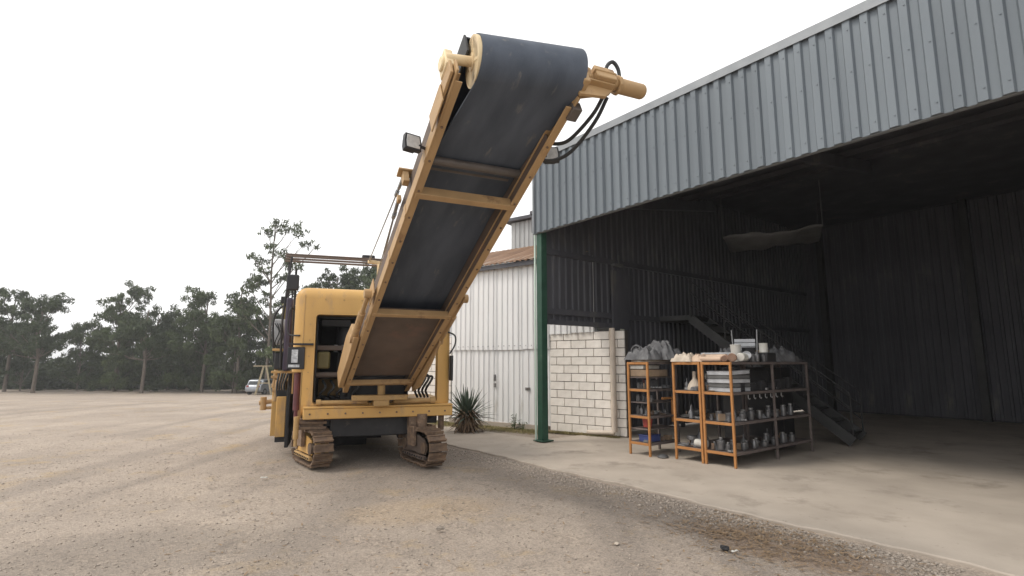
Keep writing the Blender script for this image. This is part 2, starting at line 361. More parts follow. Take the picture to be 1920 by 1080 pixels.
# roof and walls
rf = MB(); rf.bx(-.02, FL, .1, 6.6, 0, .05, mrot(x=9, loc=(0, 0, FB + .95)))
roof = rf.build('roof', 'dark_sheet', shed)
MB().bx(-.02, FL, 6.5, 12.4, FB + 1.9, FB + 1.98).build('rear_roof', 'dark_sheet', shed)
for xx in (.1, 4.1, 8.2, 12.8):
    MB().bar((xx, .12, FB + .72), (xx, 6.6, FB + 1.74), .12, .26).build('rafter', 'dark_sheet', roof)
for yy in (.9, 2.3, 3.7, 5.1):
    zz = FB + .86 + math.tan(R(9)) * yy
    MB().bar((0, yy, zz), (FL, yy, zz), .07, .12).build('purlin', 'dark_sheet', roof)
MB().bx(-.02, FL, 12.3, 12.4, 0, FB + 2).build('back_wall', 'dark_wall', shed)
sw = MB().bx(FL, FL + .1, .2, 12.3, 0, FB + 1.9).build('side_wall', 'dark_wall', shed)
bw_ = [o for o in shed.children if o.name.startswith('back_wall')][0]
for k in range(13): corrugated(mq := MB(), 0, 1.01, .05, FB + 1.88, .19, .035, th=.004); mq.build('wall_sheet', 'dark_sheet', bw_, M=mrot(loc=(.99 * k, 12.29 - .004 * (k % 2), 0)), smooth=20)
for k in range(4): MB().bx(.6 + 3.9 * k, .78 + 3.9 * k, 12.02, 12.22, .0, FB + 1.9).build('column', 'steel_stair', bw_)
ew = MB()     # girts of the end wall
for zz in (2.62, 3.9): ew.bx(.0, .07, .2, 12.3, zz, zz + .12)
ew.bx(.0, .08, .2, 2.45, 2.4, 2.5)
endw = ew.build('end_wall', 'dark_sheet', shed)
y = .12; k = 0
WM = Matrix.Rotation(R(90), 4, 'Z')      # sheet profile along local y, facing +x
while y < 12.2:
    y1 = min(y + .95, 12.3); z0 = 2.4 if y < 2.2 else .05
    if y < 2.4 < y1: y1 = 2.42
    mb = MB(); corrugated(mb, 0, y1 - y + .03, z0, FB + 1.14 + math.tan(R(9)) * min(y, 6.4), .19, .035, th=.004)
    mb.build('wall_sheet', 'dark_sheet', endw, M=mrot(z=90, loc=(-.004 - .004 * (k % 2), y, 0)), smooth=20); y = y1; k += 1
# pale pipe post with dark clamps beside the rack, brown strip above it
pp = MB(); pp.bx(.02, .14, 2.42, 2.55, .028, 2.38); ppo = pp.build('pipe_post', 'pale_post', shed, bevel=.01)
for zz in (.72, 1.38): MB().bx(.01, .15, 2.41, 2.56, zz, zz + .06).build('clamp', 'dark', ppo, bevel=.004)
MB().bx(.06, .12, 2.2, 2.75, 2.34, 3.75).build('cover_sheet', 'dark_sheet', shed)
# light fitting and conduit on the end wall, fittings on the back wall
lf = MB(); lf.bx(.05, .16, 2.25, 2.55, 3.86, 3.92).bx(.06, .1, 2.46, 2.5, 3.92, 4.15); lf.build('wall_bracket', 'tarp', shed)

# stairs at the back of the shed
st = empty('steel_staircase', SHM @ Vector((1.0, 4.3, 0)), SH[1] + 10, 'dark steel staircase with landing and wire handrails deep in the shed', 'staircase')
m = MB(); m.bx(-.8, 0, -.5, .5, 2.6, 2.72); m.build('landing', 'steel_stair', st)
for yy in (-.5, .5):
    m = MB(); m.bar((0, yy, 2.63), (3.1, yy, .1), .05, .2); m.build('stringer', 'steel_stair', st)
    for k in range(3):
        MB().tube([(0, yy, 2.98 + k * .28), (3.1, yy, .45 + k * .28)], .014, 6, 1).build('handrail', 'steel_stair', st)
    for k in range(5):
        t = k / 4; MB().cyl((3.1 * t, yy, 2.63 - 2.53 * t), (3.1 * t, yy, 3.55 - 2.53 * t), .018, n=6).build('baluster', 'steel_stair', st)
for k in range(11):
    t = (k + .5) / 11; MB().bx(3.1 * t - .13, 3.1 * t + .13, -.48, .48, 2.63 - 2.53 * t - .02, 2.63 - 2.53 * t + .01).build('tread', 'steel_stair', st)
MB().bx(-.75, -.67, .3, .4, 0.01, 2.6).build('leg', 'steel_stair', st)
# sagging sheet standing in for a pale patch under the roof
tv, tf = [], []
for i in range(17):
    for j in range(9):
        a, b = i / 16, j / 8
        tv.append((2.0 * a, 1.7 * b, .16 * math.sin(math.pi * b) * math.sin(math.pi * min(1, a * 1.15 + .05)) * -1 + .05 * a + .03 * math.sin(7 * a + 5 * b) + .018 * math.sin(23 * a + 3 * b) + .012 * math.sin(31 * b + 9 * a)))
for i in range(16):
    for j in range(8): k = i * 9 + j; tf.append((k, k + 1, k + 10, k + 9))
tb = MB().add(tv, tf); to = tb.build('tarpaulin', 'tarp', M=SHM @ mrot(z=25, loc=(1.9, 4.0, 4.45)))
for q in ((0, 0), (0, 1.7), (2.0, 0), (2.0, 1.7)): MB().cyl((q[0], q[1], .02), (q[0], q[1], 1.05), .006, n=6).build('tie_rope', 'tarp', to)
so = to.modifiers.new('solid', 'SOLIDIFY'); so.thickness = .02
tag(to, 'pale grey sheet standing in for a pale patch under the shed roof', 'tarpaulin')

# ---------------------------------------------------------------- neighbouring warehouse
nb = empty('white_warehouse', NB[0], NB[1], 'white corrugated warehouse with rusty lean-to roof behind the green post', 'warehouse')
WH = 4.05
def sheets(parent, x0, x1, z0, z1, y, wd, m, pitch=.17, depth=.03, name='wall_sheet'):
    x = x0; k = 0
    while x < x1 - .02:
        e = min(x + wd, x1); mb = MB(); corrugated(mb, 0, e - x + .01, z0 + random.uniform(-.012, .012), z1, pitch, depth, th=.004, flat=.8)
        mb.build(name, m, parent, M=mrot(loc=(x, y - .004 * (k % 2), 0)), smooth=20); x = e; k += 1
wf = MB(); wf.bx(-2.65, 1.7, .05, .11, .1, WH - .02); wall = wf.build('wall', 'grey_sheet', nb)
sheets(wall, -2.65, .5, .12, 1.98, 0, .79, 'white_sheet')
sheets(wall, -2.65, .5, 1.92, WH, -.04, .79, 'white_sheet')
sheets(wall, .5, 1.7, 2.28, WH, -.04, .6, 'white_sheet')
MB().bx(-2.7, .45, -.05, .12, .0, .12).build('plinth', 'concrete', wall, bevel=.01)
hd = MB().bx(-1.16, -1.12, -.075, -.03, 1.14, 1.3).cyl((-1.14, -.08, 1.17), (-1.14, -.08, 1.28), .014).bx(-1.17, -1.11, -.06, -.03, .98, 1.08); hd.build('door_handle', 'steel', wall)
MB().bx(-.2, -.06, -.05, -.03, .93, 1.0).build('hasp', 'steel', wall)
# screws of the lapped sheets
for i in range(18): 
    xx = -2.6 + .17 * i + .06
    MB().cyl((xx, -.085, 2.02), (xx, -.06, 2.02), .01, n=6).build('screw', 'steel', wall)
def block_wall(x0, x1, courses, y):
    z = .03; bw = MB().bx(x0, x1, y + .02, y + .16, .0, .03 + courses * .19); o = bw.build('block_wall', 'mortar', nb)
    full = MB().bx(0, .377, 0, .05, 0, .176).mesh('block', 'block')
    for c in range(courses):
        x = x0 + (0 if c % 2 else -.195)
        while x < x1 - .03:
            a, b = max(x, x0), min(x + .377, x1)
            if b - a > .05:
                dy = random.uniform(-.003, .003)
                if b - a > .376: put('block', full, o, .005, mrot(z=random.uniform(-.3, .3), loc=(a, y - .022 + dy, z + .19 * c)), 1)
                else: MB().bx(0, b - a, 0, .05, 0, .176).build('block', 'block', o, .005, M=mrot(loc=(a, y - .022 + dy, z + .19 * c)), seg=1)
            x += .392
    return o
block_wall(.5, 2.42, 12, .0)
block_wall(-4.6, -2.68, 12, .0)
MB().bx(-4.6, -2.66, .03, .12, 2.33, WH).build('upper_panel', 'grey_panel', nb)
dp = MB(); dp.cyl((2.17, -.1, .12), (2.17, -.1, 2.36), .062, n=16).cyl((2.17, -.1, .1), (1.55, -.16, .08), .05, n=14).cyl((2.17, -.1, .6), (2.17, -.1, .7), .07, n=16)
dp.build('downpipe', 'pvc', nb, smooth=40)
# rusty lean-to roof and the upper grey storey
rr = MB().bx(-3.6, 1.65, -.22, -.18, WH - .05, WH + .06); roofo = rr.build('roof', 'dark_sheet', nb)
x = -3.6
while x < 1.6:
    e = min(x + .8, 1.65); mb = MB(); corrugated(mb, 0, e - x + .02, 0, 2.85, .17, .03, th=.004, flat=.8)
    mb.build('roof_sheet', 'rust_roof', roofo, M=Matrix.Translation((x, -.26, WH + .06)) @ Matrix.Rotation(R(-69), 4, 'X'), smooth=20); x = e
uw = MB().bx(-2.4, 1.6, 2.42, 2.5, WH + .85, 6.0); uwo = uw.build('upper_wall', 'grey_sheet', nb)
sheets(uwo, -2.4, 1.6, WH + .85, 5.98, 2.4, .9, 'grey_sheet')
MB().bx(-2.6, 1.75, 2.2, 6.0, 6.0, 6.1).build('upper_roof', 'dark_sheet', nb)
MB().bx(-2.4, -2.32, 2.5, 6, 3.5, 5.74).build('gable', 'grey_sheet', nb)
MB().bx(-4.5, 1.6, 3.4, 3.5, 0, 5.0).build('rear_wall', 'grey_sheet', nb)

# ---------------------------------------------------------------- cold milling machine
mach = empty('milling_machine', MC[0], MC[1], 'yellow tracked road milling machine with long raised front conveyor', 'milling machine')
# hood shell: rounded box with a big front opening
def carved(name, mats, box, cut, bev, parent, cbev=.05, extra=()):
    a = MB().bx(*box).build('shell', mats, None, bevel=bev, seg=5); b = MB().bx(*cut).build('cutter', mats, None, bevel=cbev, seg=3)
    bo = a.modifiers.new('cut', 'BOOLEAN'); bo.operation = 'DIFFERENCE'; bo.object = b; bo.solver = 'EXACT'
    cs = []
    for e in extra:
        c = MB().bx(*e).build('cutter', mats, None); cs.append(c); bo = a.modifiers.new('cut', 'BOOLEAN'); bo.operation = 'DIFFERENCE'; bo.object = c; bo.solver = 'EXACT'
    dg = bpy.context.evaluated_depsgraph_get(); me = bpy.data.meshes.new_from_object(a.evaluated_get(dg)); me.name = name
    for o in [a, b] + cs: bpy.data.objects.remove(o)
    me.polygons.foreach_set('use_smooth', [True] * len(me.polygons)); me.set_sharp_from_angle(angle=R(40))
    return put(name, me, parent)
hood = carved('hood', 'yellow', (-1.36, 1.15, 0, 2.3, .78, 2.8), (-1.03, .92, -.5, 2.22, .96, 2.36), .18, mach, extra=((.45, 1.4, .22, 2.6, .96, 2.3), (-1.6, -1.19, -.2, 2.6, .5, 1.46)))
MB().bx(-1.368, -1.35, .2, 2.1, 2.5, 2.515).bx(-1.368, -1.35, .2, 2.1, 1.95, 1.962).build('seam', 'yellow_dusty', hood)
MB().bx(-1.372, -1.35, .5, .52, 1.1, 2.6).bx(-1.372, -1.35, 1.3, 1.32, 1.1, 2.6).build('seam', 'yellow_dusty', hood)
MB().tube([(-1.36, .3, 2.45), (-1.43, .2, 2.45), (-1.45, .15, 2.2), (-1.42, .1, 2.04), (-1.26, .0, 2.02)], .014, 8).build('grab_handle', 'dark', hood)
MB().bx(-.18, -.12, -.03, 0, 2.5, 2.72).bx(-.12, .1, -.03, 0, 2.68, 2.72).bx(-.12, .02, -.015, 0, 2.5, 2.68).build('lamp_bracket', 'conv_paint', hood, bevel=.005)
for k in range(6): MB().cyl((-.9 + .28 * k, -.008, 2.6), (-.9 + .28 * k, .01, 2.6), .014, n=6).build('bolt', 'yellow_dusty', hood)
for k in range(5): MB().cyl((-1.11, -.008, 1.2 + .25 * k), (-1.11, .01, 1.2 + .25 * k), .012, n=6).build('bolt', 'yellow_dusty', hood)
MB().bx(-1.21, -1.2, -.003, .02, 1.0, 2.66).build('seam', 'yellow_dusty', hood)
# engine bay; dark back, floor, panel and lining added to deepen its shade
MB().bx(-1.02, .45, 1.9, 2.1, 1.03, 2.35).build('shade_back', 'dark', mach)
MB().bx(-1.02, .45, .3, 1.9, .965, 1.0).build('shade_floor', 'dark', mach)
MB().bx(-.62, .44, .42, .5, 1.0, 1.5).build('shade_panel', 'dark', mach, bevel=.01)
MB().bx(-1.02, -1.0, .2, 1.9, 1.0, 2.35).bx(-1.0, .45, .25, 1.9, 2.32, 2.35).bx(.45, .47, .25, 1.9, 1.0, 2.32).build('shade_lining', 'dark', mach)
MB().bx(-.72, .42, .6, 1.7, 1.75, 2.3).build('engine_duct', 'black_plastic', mach, bevel=.14, seg=4)
MB().bx(-.95, -.5, .3, .42, 2.2, 2.3).build('cross_tube', 'dark', mach)
MB().bx(-1.0, -.8, .34, .7, 1.5, 1.78).build('fuel_tank', 'olive', mach, bevel=.03)
MB().bx(-1.02, -.4, .35, .5, 1.8, 1.88).build('valve_rail', 'belly', mach, bevel=.01)
MB().cyl((-1.0, .4, 1.4), (-.3, .4, 1.4), .045).build('manifold', 'belly', mach)
MB().bx(-.7, -.45, .7, 1.1, 1.45, 1.78).build('pump', 'dark', mach, bevel=.03)
for k in range(3): MB().cyl((-.72 + .12 * k, .6, 1.78), (-.72 + .12 * k, .6, 1.9), .03).build('filter_cap', 'steel', mach)
for k in range(5):
    xx = -.9 + .13 * k; MB().tube([(xx, .55, 1.3), (xx + .05, .35, 1.2), (xx - .03, .4, 1.08), (xx + .1, .5, 1.0)], .022, 7).build('engine_hose', 'rubber', mach)
for k in range(4):
    xx = .62 + .06 * k; MB().tube([(xx, .35, 1.55 - .06 * k), (xx + .06, .15, 1.35), (xx - .04, .2, 1.15), (xx + .03, .4, 1.02)], .02, 7).build('hydraulic_hose', 'rubber', mach)
# bumper beam, lip and pivot cylinders
bm_ = MB().bx(-1.15, 1.16, -.12, .16, .74, .9); bump_o = bm_.build('bumper', 'yellow', mach, bevel=.015)
for k in range(9): MB().cyl((-1.05 + .26 * k, -.135, .82), (-1.05 + .26 * k, -.11, .82), .016, n=6).build('bolt', 'track', bump_o)
MB().bx(-1.15, 1.16, -.13, .1, .902, .93).build('lip', 'yellow', bump_o, bevel=.006)
MB().cyl((-.92, -.03, .985), (-.2, -.06, .985), .034).cyl((-.97, -.03, .985), (-.9, -.03, .985), .05).build('slew_cylinder', 'yellow_dusty', bump_o)
MB().cyl((.2, -.06, .985), (.85, -.03, .985), .04).cyl((.8, -.03, .985), (.88, -.03, .985), .055).build('slew_cylinder', 'yellow_dusty', bump_o)
MB().bx(-.45, .4, -.32, -.1, 1.02, 1.1).bx(-.12, .12, -.3, .1, .93, 1.03).cyl((0, -.15, .93), (0, -.15, 1.3), .06).build('pivot_yoke', 'yellow_dusty', mach, bevel=.012)
MB().bx(1.14, 1.18, -.02, .12, 1.3, 1.72).build('side_bracket', 'dark', mach, bevel=.005)
MB().tube([(1.12, 0, 1.75), (1.2, -.03, 1.9), (1.2, -.03, 2.05), (1.1, .05, 2.12)], .014, 7).build('hydraulic_hose', 'rubber', mach)
# chassis and underside
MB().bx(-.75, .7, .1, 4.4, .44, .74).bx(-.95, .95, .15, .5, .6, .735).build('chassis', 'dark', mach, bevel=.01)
MB().bx(-1.25, .62, 1.6, 4.6, .74, 1.3).build('frame_rail', 'yellow_dusty', mach, bevel=.02)
cut = MB(); cut.prism([(1.7, .08), (3.1, .08), (3.35, .5), (3.2, .8), (1.6, .8), (1.5, .5)], -1.15, -.1, 'x'); cut.build('cutter_housing', 'dark', mach, bevel=.02)
MB().prism([(.25, .72), (.8, .72), (.62, .2), (.45, .2)], 1.4, 1.55, 'y').build('leg_plate', 'dark', mach, bevel=.01)
MB().cyl((-.35, .9, .35), (.1, .9, .35), .05).cyl((-.2, .9, .38), (-.2, .9, .6), .06).build('tie_rod', 'dark', mach)

MB().bx(-.95, .72, .6, 4.4, .37, .43).build('under_shade', 'dark', mach, bevel=.01)  # dark sheet added to deepen the shade under the chassis

# tracks
def shoe_mesh():
    m = MB().bx(-.145, .145, -.058, .058, 0, .022).bx(-.145, .145, -.058, -.036, .022, .05).bx(-.145, .145, .03, .044, .022, .036)
    m.bx(-.03, .03, -.05, .05, -.035, 0)
    return m.mesh('track_shoe', 'track', 30)
SHOE = shoe_mesh()
def track(loc, rz, label, m1='yellow', m2='yellow_dusty'):
    r, hl, zc = .235, .36, .295
    sp = MB(); pts = []
    for i in range(9): a = R(-90 - 180 * i / 8 + 180); pts.append((hl + .17 * math.cos(a), zc + .17 * math.sin(a)))
    for i in range(9): a = R(90 + 180 * i / 8); pts.append((-hl + .17 * math.cos(a), zc + .17 * math.sin(a)))
    sp.prism(pts, -.1, .1, 'x'); T = sp.build('track', m2, mach, bevel=.01, M=mrot(z=rz, loc=loc)); tag(T, label)
    for sx in (-1, 1):
        a, b = (sx * .1, sx * .125)
        MB().prism([(-hl - .06, .2), (hl + .06, .2), (hl + .02, .42), (hl - .2, .47), (-hl + .2, .47), (-hl - .02, .42)], min(a, b), max(a, b), 'x').build('side_plate', m1, T, bevel=.006)
        MB().bx(min(a, sx * .15), max(a, sx * .15), -hl - .05, hl + .05, .12, .18).build('guard_rail', m2, T, bevel=.006)
        for k in range(9):
            yy = -hl + .09 * k; MB().cyl((sx * .148, yy, .15), (sx * .165, yy, .15), .014, n=6).build('bolt', 'dark', T)
        for yy in (-hl, hl): MB().cyl((sx * .1, yy, zc), (sx * .14, yy, zc), .09).build('hub', 'track', T)
    per = 4 * hl + 2 * math.pi * r; n = 22
    for k in range(n):
        d = per * k / n
        if d < 2 * hl: y, z, a = -hl + d, zc - r, 180
        elif d < 2 * hl + math.pi * r: t = (d - 2 * hl) / r; y, z, a = hl + r * math.sin(t), zc - r * math.cos(t), 180 + math.degrees(t)
        elif d < 4 * hl + math.pi * r: y, z, a = hl - (d - 2 * hl - math.pi * r), zc + r, 0
        else: t = (d - 4 * hl - math.pi * r) / r; y, z, a = -hl - r * math.sin(t), zc + r * math.cos(t), math.degrees(t)
        put('track_shoe', SHOE, T, 0, Matrix.Translation((0, y, z)) @ Matrix.Rotation(R(a), 4, 'X'))
    # yoke and leg above the track
    MB().bx(-.17, .17, -.2, .2, .53, .58).cyl((0, 0, .57), (0, 0, .78), .085).bx(-.2, -.14, -.12, .12, .3, .6).bx(.14, .2, -.12, .12, .3, .6).build('yoke', 'track', T, bevel=.008)
track((-1.02, .36, 0), 19, 'steered front track on the side of the black mirror')
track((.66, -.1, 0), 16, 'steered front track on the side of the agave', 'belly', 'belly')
track((-.15, 3.9, 0), 0, 'rear track half hidden under the chassis')
MB().bx(-1.2, -.85, .05, .2, .6, .74).bx(-1.22, -.8, 0, .05, .66, .7).bx(-1.22, -.8, 0, .05, .58, .62).build('leg_guard', 'track', mach, bevel=.008)
MB().cyl((-1.24, -.02, .45), (-1.24, -.02, .78), .04).cyl((-1.24, -.02, .34), (-1.24, -.02, .46), .025).build('height_cylinder', 'yellow_dusty', mach)
MB().cyl((1.0, .05, .5), (1.0, .05, .75), .05).build('height_cylinder', 'track', mach)
MB().bx(.45, .6, -.1, .3, .5, .75).build('leg_box', 'track', mach, bevel=.01)
# operator side
MB().bx(-1.42, -1.17, -.03, .01, 1.5, 1.84).build('number_plate', 'black_plastic', mach, bevel=.008)
sk = MB().bx(-1.36, -1.27, -.036, -.03, 1.6, 1.8).bx(-1.40, -1.24, -.036, -.03, 1.53, 1.57); tag(sk.build('sticker', 'sticker', bpy.data.objects['number_plate']), 'worn pale sticker on the dark plate')
MB().bx(-1.4, -1.05, -.05, .0, 1.87, 1.9).build('grab_bar', 'dark', mach, bevel=.005)
MB().bx(-1.72, -1.45, 1.1, 1.4, 1.48, 1.78).build('battery_box', 'black_plastic', mach, bevel=.02)
MB().bx(-1.75, -1.38, 1.02, 1.5, 1.8, 1.84).bx(-1.75, -1.2, 1.02, 1.5, 1.42, 1.46).build('step', 'yellow_dusty', mach, bevel=.006)
MB().bx(-1.8, -1.6, 1.5, 1.85, 1.93, 2.38).build('control_console', 'grey_panel', mach, bevel=.02)
for k in range(4): MB().tube([(-1.78 + .04 * k, 1.48, 2.3), (-1.7 + .03 * k, 1.43, 2.15 - .05 * k), (-1.76 + .05 * k, 1.45, 1.95), (-1.7, 1.45, 1.82)], .01, 6).build('control_cable', 'rubber', mach)
MB().bx(-1.57, -1.46, .95, 1.15, 1.46, 2.72).build('exhaust_stack', 'purple_black', mach, bevel=.03)
MB().tube([(-1.6, 1.0, 1.5), (-1.62, 1.0, 2.2), (-1.58, 1.0, 2.75), (-1.52, 1.0, 3.45)], .018, 8).build('handrail', 'dark', mach)
MB().tube([(-1.75, 1.4, 1.6), (-1.8, 1.4, 2.3), (-1.72, 1.4, 2.55), (-1.6, 1.3, 2.62)], .018, 8).build('handrail', 'dark', mach)
mi = MB().bx(-1.585, -1.38, .96, 1.02, 2.85, 3.13); mir = mi.build('mirror', 'black_plastic', mach, bevel=.028, seg=4)
MB().cyl((-1.48, 1.0, 2.7), (-1.48, 1.0, 2.88), .014).bx(-1.66, -1.58, 1.0, 1.06, 2.62, 2.74).build('mirror_arm', 'dark', mir)
MB().bx(-1.7, -1.56, 1.7, 1.95, 2.38, 2.7).build('seat_back', 'olive', mach, bevel=.03)
MB().cyl((-1.27, .2, .86), (-1.27, .2, 1.44), .05).cyl((-1.27, .2, .72), (-1.27, .2, .86), .03).build('side_cylinder', 'maroon', mach)
MB().bx(-1.25, -1.19, .35, .42, .7, 1.4).build('side_post', 'conv_paint', mach, bevel=.006)
skirt = MB().prism([(1.3, .14), (2.9, .14), (2.9, 1.32), (1.5, 1.42), (1.3, 1.2)], -1.5, -1.44, 'x').build('side_skirt', 'dark', mach, bevel=.01)
MB().bx(-1.7, -1.5, 1.75, 1.82, .18, 1.1).build('skirt_rib', 'dark', skirt)
MB().bx(-1.68, -1.52, 1.5, 1.56, .3, 1.0).build('side_plate', 'yellow', mach, bevel=.01)
MB().bx(-1.86, -1.62, 2.5, 2.56, .2, 1.15).build('side_plate', 'yellow', mach, bevel=.01)
for k, (a, b, c_) in enumerate(((-1.83, 2.45, 1.2), (-1.72, 2.3, 1.1), (-1.6, 2.1, 1.15), (-1.78, 2.3, .95), (-1.62, 2.0, .95))):
    MB().cyl((a, b, c_), (a + .02, b, c_ + .32), .035).cyl((a, b, c_ - .08), (a, b, c_), .05).bx(a - .06, a + .06, b - .05, b + .05, c_ + .1, c_ + .15).build('valve_block', 'conv_paint', mach, bevel=.006)
for k in range(4): MB().tube([(-1.55 - .05 * k, 1.9, 1.4), (-1.6 - .04 * k, 1.8, 1.15), (-1.5 - .06 * k, 1.85, .9), (-1.6, 2.0, .7)], .018, 7).build('hydraulic_hose', 'rubber', mach)
nz = MB(); nz.cyl((-1.8, 3.0, .84), (-2.14, 2.95, .8), .045).cyl((-2.06, 2.95, .66), (-2.06, 2.95, .92), .06).cyl((-2.0, 2.95, .7), (-1.8, 3.0, .7), .03).bx(-1.9, -1.78, 2.9, 3.05, .6, .96); nz.build('tow_bracket', 'conv_paint', mach, bevel=.006)
MB().bx(-1.8, -1.2, 2.56, 4.6, .35, 1.25).build('rear_body', 'yellow_dusty', mach, bevel=.03)
MB().bx(-1.3, .62, 2.3, 4.6, 1.3, 1.9).build('rear_deck', 'yellow', mach, bevel=.05)
# canopy
can = MB().bx(-1.7, .5, 1.75, 3.5, 0, .03, mrot(x=9.5, loc=(0, 1.75 - 1.75 * math.cos(R(9.5)), 3.62 - 1.75 * math.sin(R(9.5))))).build('canopy', 'belly', mach, bevel=.006)
for k in range(3): MB().bx(-1.7, .5, 1.71 + .012 * k, 1.75 + .012 * k, 3.48 + .05 * k, 3.515 + .05 * k).build('slat', 'belly', can, bevel=.006)
MB().bx(-.02, .55, 1.66, 1.7, 3.45, 3.55).build('end_bracket', 'yellow', can, bevel=.006)
for xx, yy in ((-1.62, 1.8), (.4, 1.8), (-1.62, 3.4), (.4, 3.4)): MB().cyl((xx, yy, 1.9), (xx, yy, 3.62), .025).build('canopy_post', 'dark' if xx < 0 else 'cream', can)
MB().bx(-.3, -.05, 1.9, 2.2, 3.65, 3.74).build('beacon_base', 'dark', can, bevel=.02)

# conveyor (its own tilted frame: x across, -y up along the belt, z normal)
CVM = Matrix.Translation((-2.184, 8.75, 1.13)) @ Matrix.Rotation(R(24.8), 4, 'Z') @ Matrix.Rotation(R(-25.7), 4, 'X')
LOC = MCM.inverted() @ CVM
SL = 5.98; HW = .525; CH = .12
fr = MB()
for s in (-1, 1):
    x0, x1 = sorted((s * HW, s * (HW - .016))); fr.bx(x0, x1, -SL, 0, 0, CH)
    x0, x1 = sorted((s * (HW - .016), s * (HW - .075))); fr.bx(x0, x1, -SL + .1, 0, .002, .016); fr.bx(x0, x1, -SL + .1, 0, CH - .016, CH - .002)
conv = fr.build('conveyor', 'conv_paint', mach, bevel=.004, M=LOC)
def cv(mb, name, m, bevel=.005, **k): return mb.build(name, m, conv, bevel=bevel, **k)
for sx in (-1, 1):
    for k in range(14): cv(MB().cyl((sx * (HW - .04), -.5 - .38 * k, -.008), (sx * (HW - .04), -.5 - .38 * k, .004), .012, n=6), 'bolt', 'track', 0)
for k in range(7): cv(MB().bx(-HW - .006, -HW + .002, -.6 - .75 * k, -.54 - .75 * k, .0, CH), 'stiffener', 'conv_paint', .002)
for s, h in ((4.62, .09), (2.44, .07), (.33, .06)): cv(MB().bx(-HW + .02, HW - .02, -s - .035, -s + .035, -.012, h), 'crossmember', 'conv_paint')
for sx in (-1, 1):
    a, b = sorted((sx * (HW - .062), sx * (HW - .05))); cv(MB().bx(a, b, -5.5, -.05, .02, .4), 'side_board', 'belly')
cv(MB().bx(-HW + .07, HW - .07, -2.4, -.37, .12, .135), 'belly_plate', 'belly')
cv(MB().cyl((-HW + .05, -4.93, .16), (HW - .05, -4.93, .16), .04, n=18), 'return_roller', 'roller', 0)
cv(MB().bx(-HW + .11, HW - .11, -4.8, -4.77, .2, .28), 'belt_scraper', 'roller')
# belt loop with thickness; it runs a little skew at the head
PC = (5.96, .24); PR = .205; SKEW = .12; PX0, PX1 = -.345, .515
path = [(.1, .24), (4.2, .24), (4.93, .205)]
for i in range(0, 19):
    a = R(-96 + 186 * i / 18); path.append((PC[0] + PR * math.cos(a), PC[1] + PR * math.sin(a)))
path += [(5.0, .46), (.1, .46)]
for i in range(1, 9):
    a = R(90 + 180 * i / 9); path.append((.1 + .11 * math.cos(a), .35 + .11 * math.sin(a)))
n = len(path); bv, bf = [], []
for i, (s, z) in enumerate(path):
    p0, p1 = path[i - 1], path[(i + 1) % n]; t = Vector((p1[0] - p0[0], p1[1] - p0[1])).normalized(); nn = Vector((t.y, -t.x)); k = min(1, max(0, (s - 4.6) / 1.1))
    for e_, off in ((0, .006), (1, .006), (1, -.006), (0, -.006)):
        X = (-.44 + .095 * k) if e_ == 0 else (.45 + .065 * k)
        bv.append((X, -(s + nn.x * off + SKEW * k * X), z + nn.y * off))
for i in range(n):
    j = (i + 1) % n
    for k in range(4): bf.append((i * 4 + k, i * 4 + (k + 1) % 4, j * 4 + (k + 1) % 4, j * 4 + k))
belt = cv(MB().add(bv, bf), 'belt', 'belt', 0, smooth=50)
# head pulley: drum, cream rim, recessed disc with ribs, hub and shaft
PM = Matrix.Translation((0, -PC[0], PC[1])) @ Matrix.Rotation(-math.atan(SKEW), 4, 'Z') @ Matrix.Rotation(R(90), 4, 'Y')
def pm(mb): return mb
cv(MB().lathe([(.196, PX0 + .02), (.196, PX1), (.17, PX1), (.165, PX1 - .02), (.02, PX1 - .02)], 36, PM), 'head_pulley', 'dark', 0, smooth=40)
cv(MB().lathe([(.182, PX0 - .012), (.199, PX0 - .012), (.199, PX0 + .02), (.182, PX0 + .02), (.182, PX0 - .012)], 36, PM), 'pulley_rim', 'cream', 0, smooth=40)
cv(MB().lathe([(.182, PX0 + .008), (.182, PX0 + .012), (.01, PX0 + .012)], 36, PM), 'pulley_disc', 'cream', 0)
cv(MB().lathe([(.04, -.56), (.04, PX0 - .02), (.068, PX0 - .02), (.068, PX0 + .01)], 20, PM), 'pulley_shaft', 'cream', 0)
for k in range(4): cv(MB().add([], []).bx(.06, .18, -.012, .012, PX0 - .015, PX0 + .012, PM @ Matrix.Rotation(R(45 + 90 * k), 4, 'Z')), 'pulley_rib', 'cream', .002)
BS = PC[0] - .12
cv(MB().bx(-.57, -.5, -BS - .08, -BS + .09, PC[1] - .09, PC[1] + .09).cyl((-.59, -BS, PC[1]), (-.48, -BS, PC[1]), .06, n=20), 'bearing', 'cream', .012)
cv(MB().bx(-.56, -.535, -BS - .1, -5.45, .02, .16), 'bearing_arm', 'conv_paint', .006)
cv(MB().bx(-.575, -.562, -5.74, -5.42, -.06, .13), 'guard_plate', 'conv_paint', .006)
cv(MB().bx(-.38, .2, -5.96, -5.2, .478, .5).bx(-.4, -.38, -5.97, -5.2, .3, .502), 'rubber_skirt', 'rubber', .004)
cv(MB().bx(.21, .5, -6.03, -5.6, .455, .475), 'rubber_skirt', 'rubber', .004)
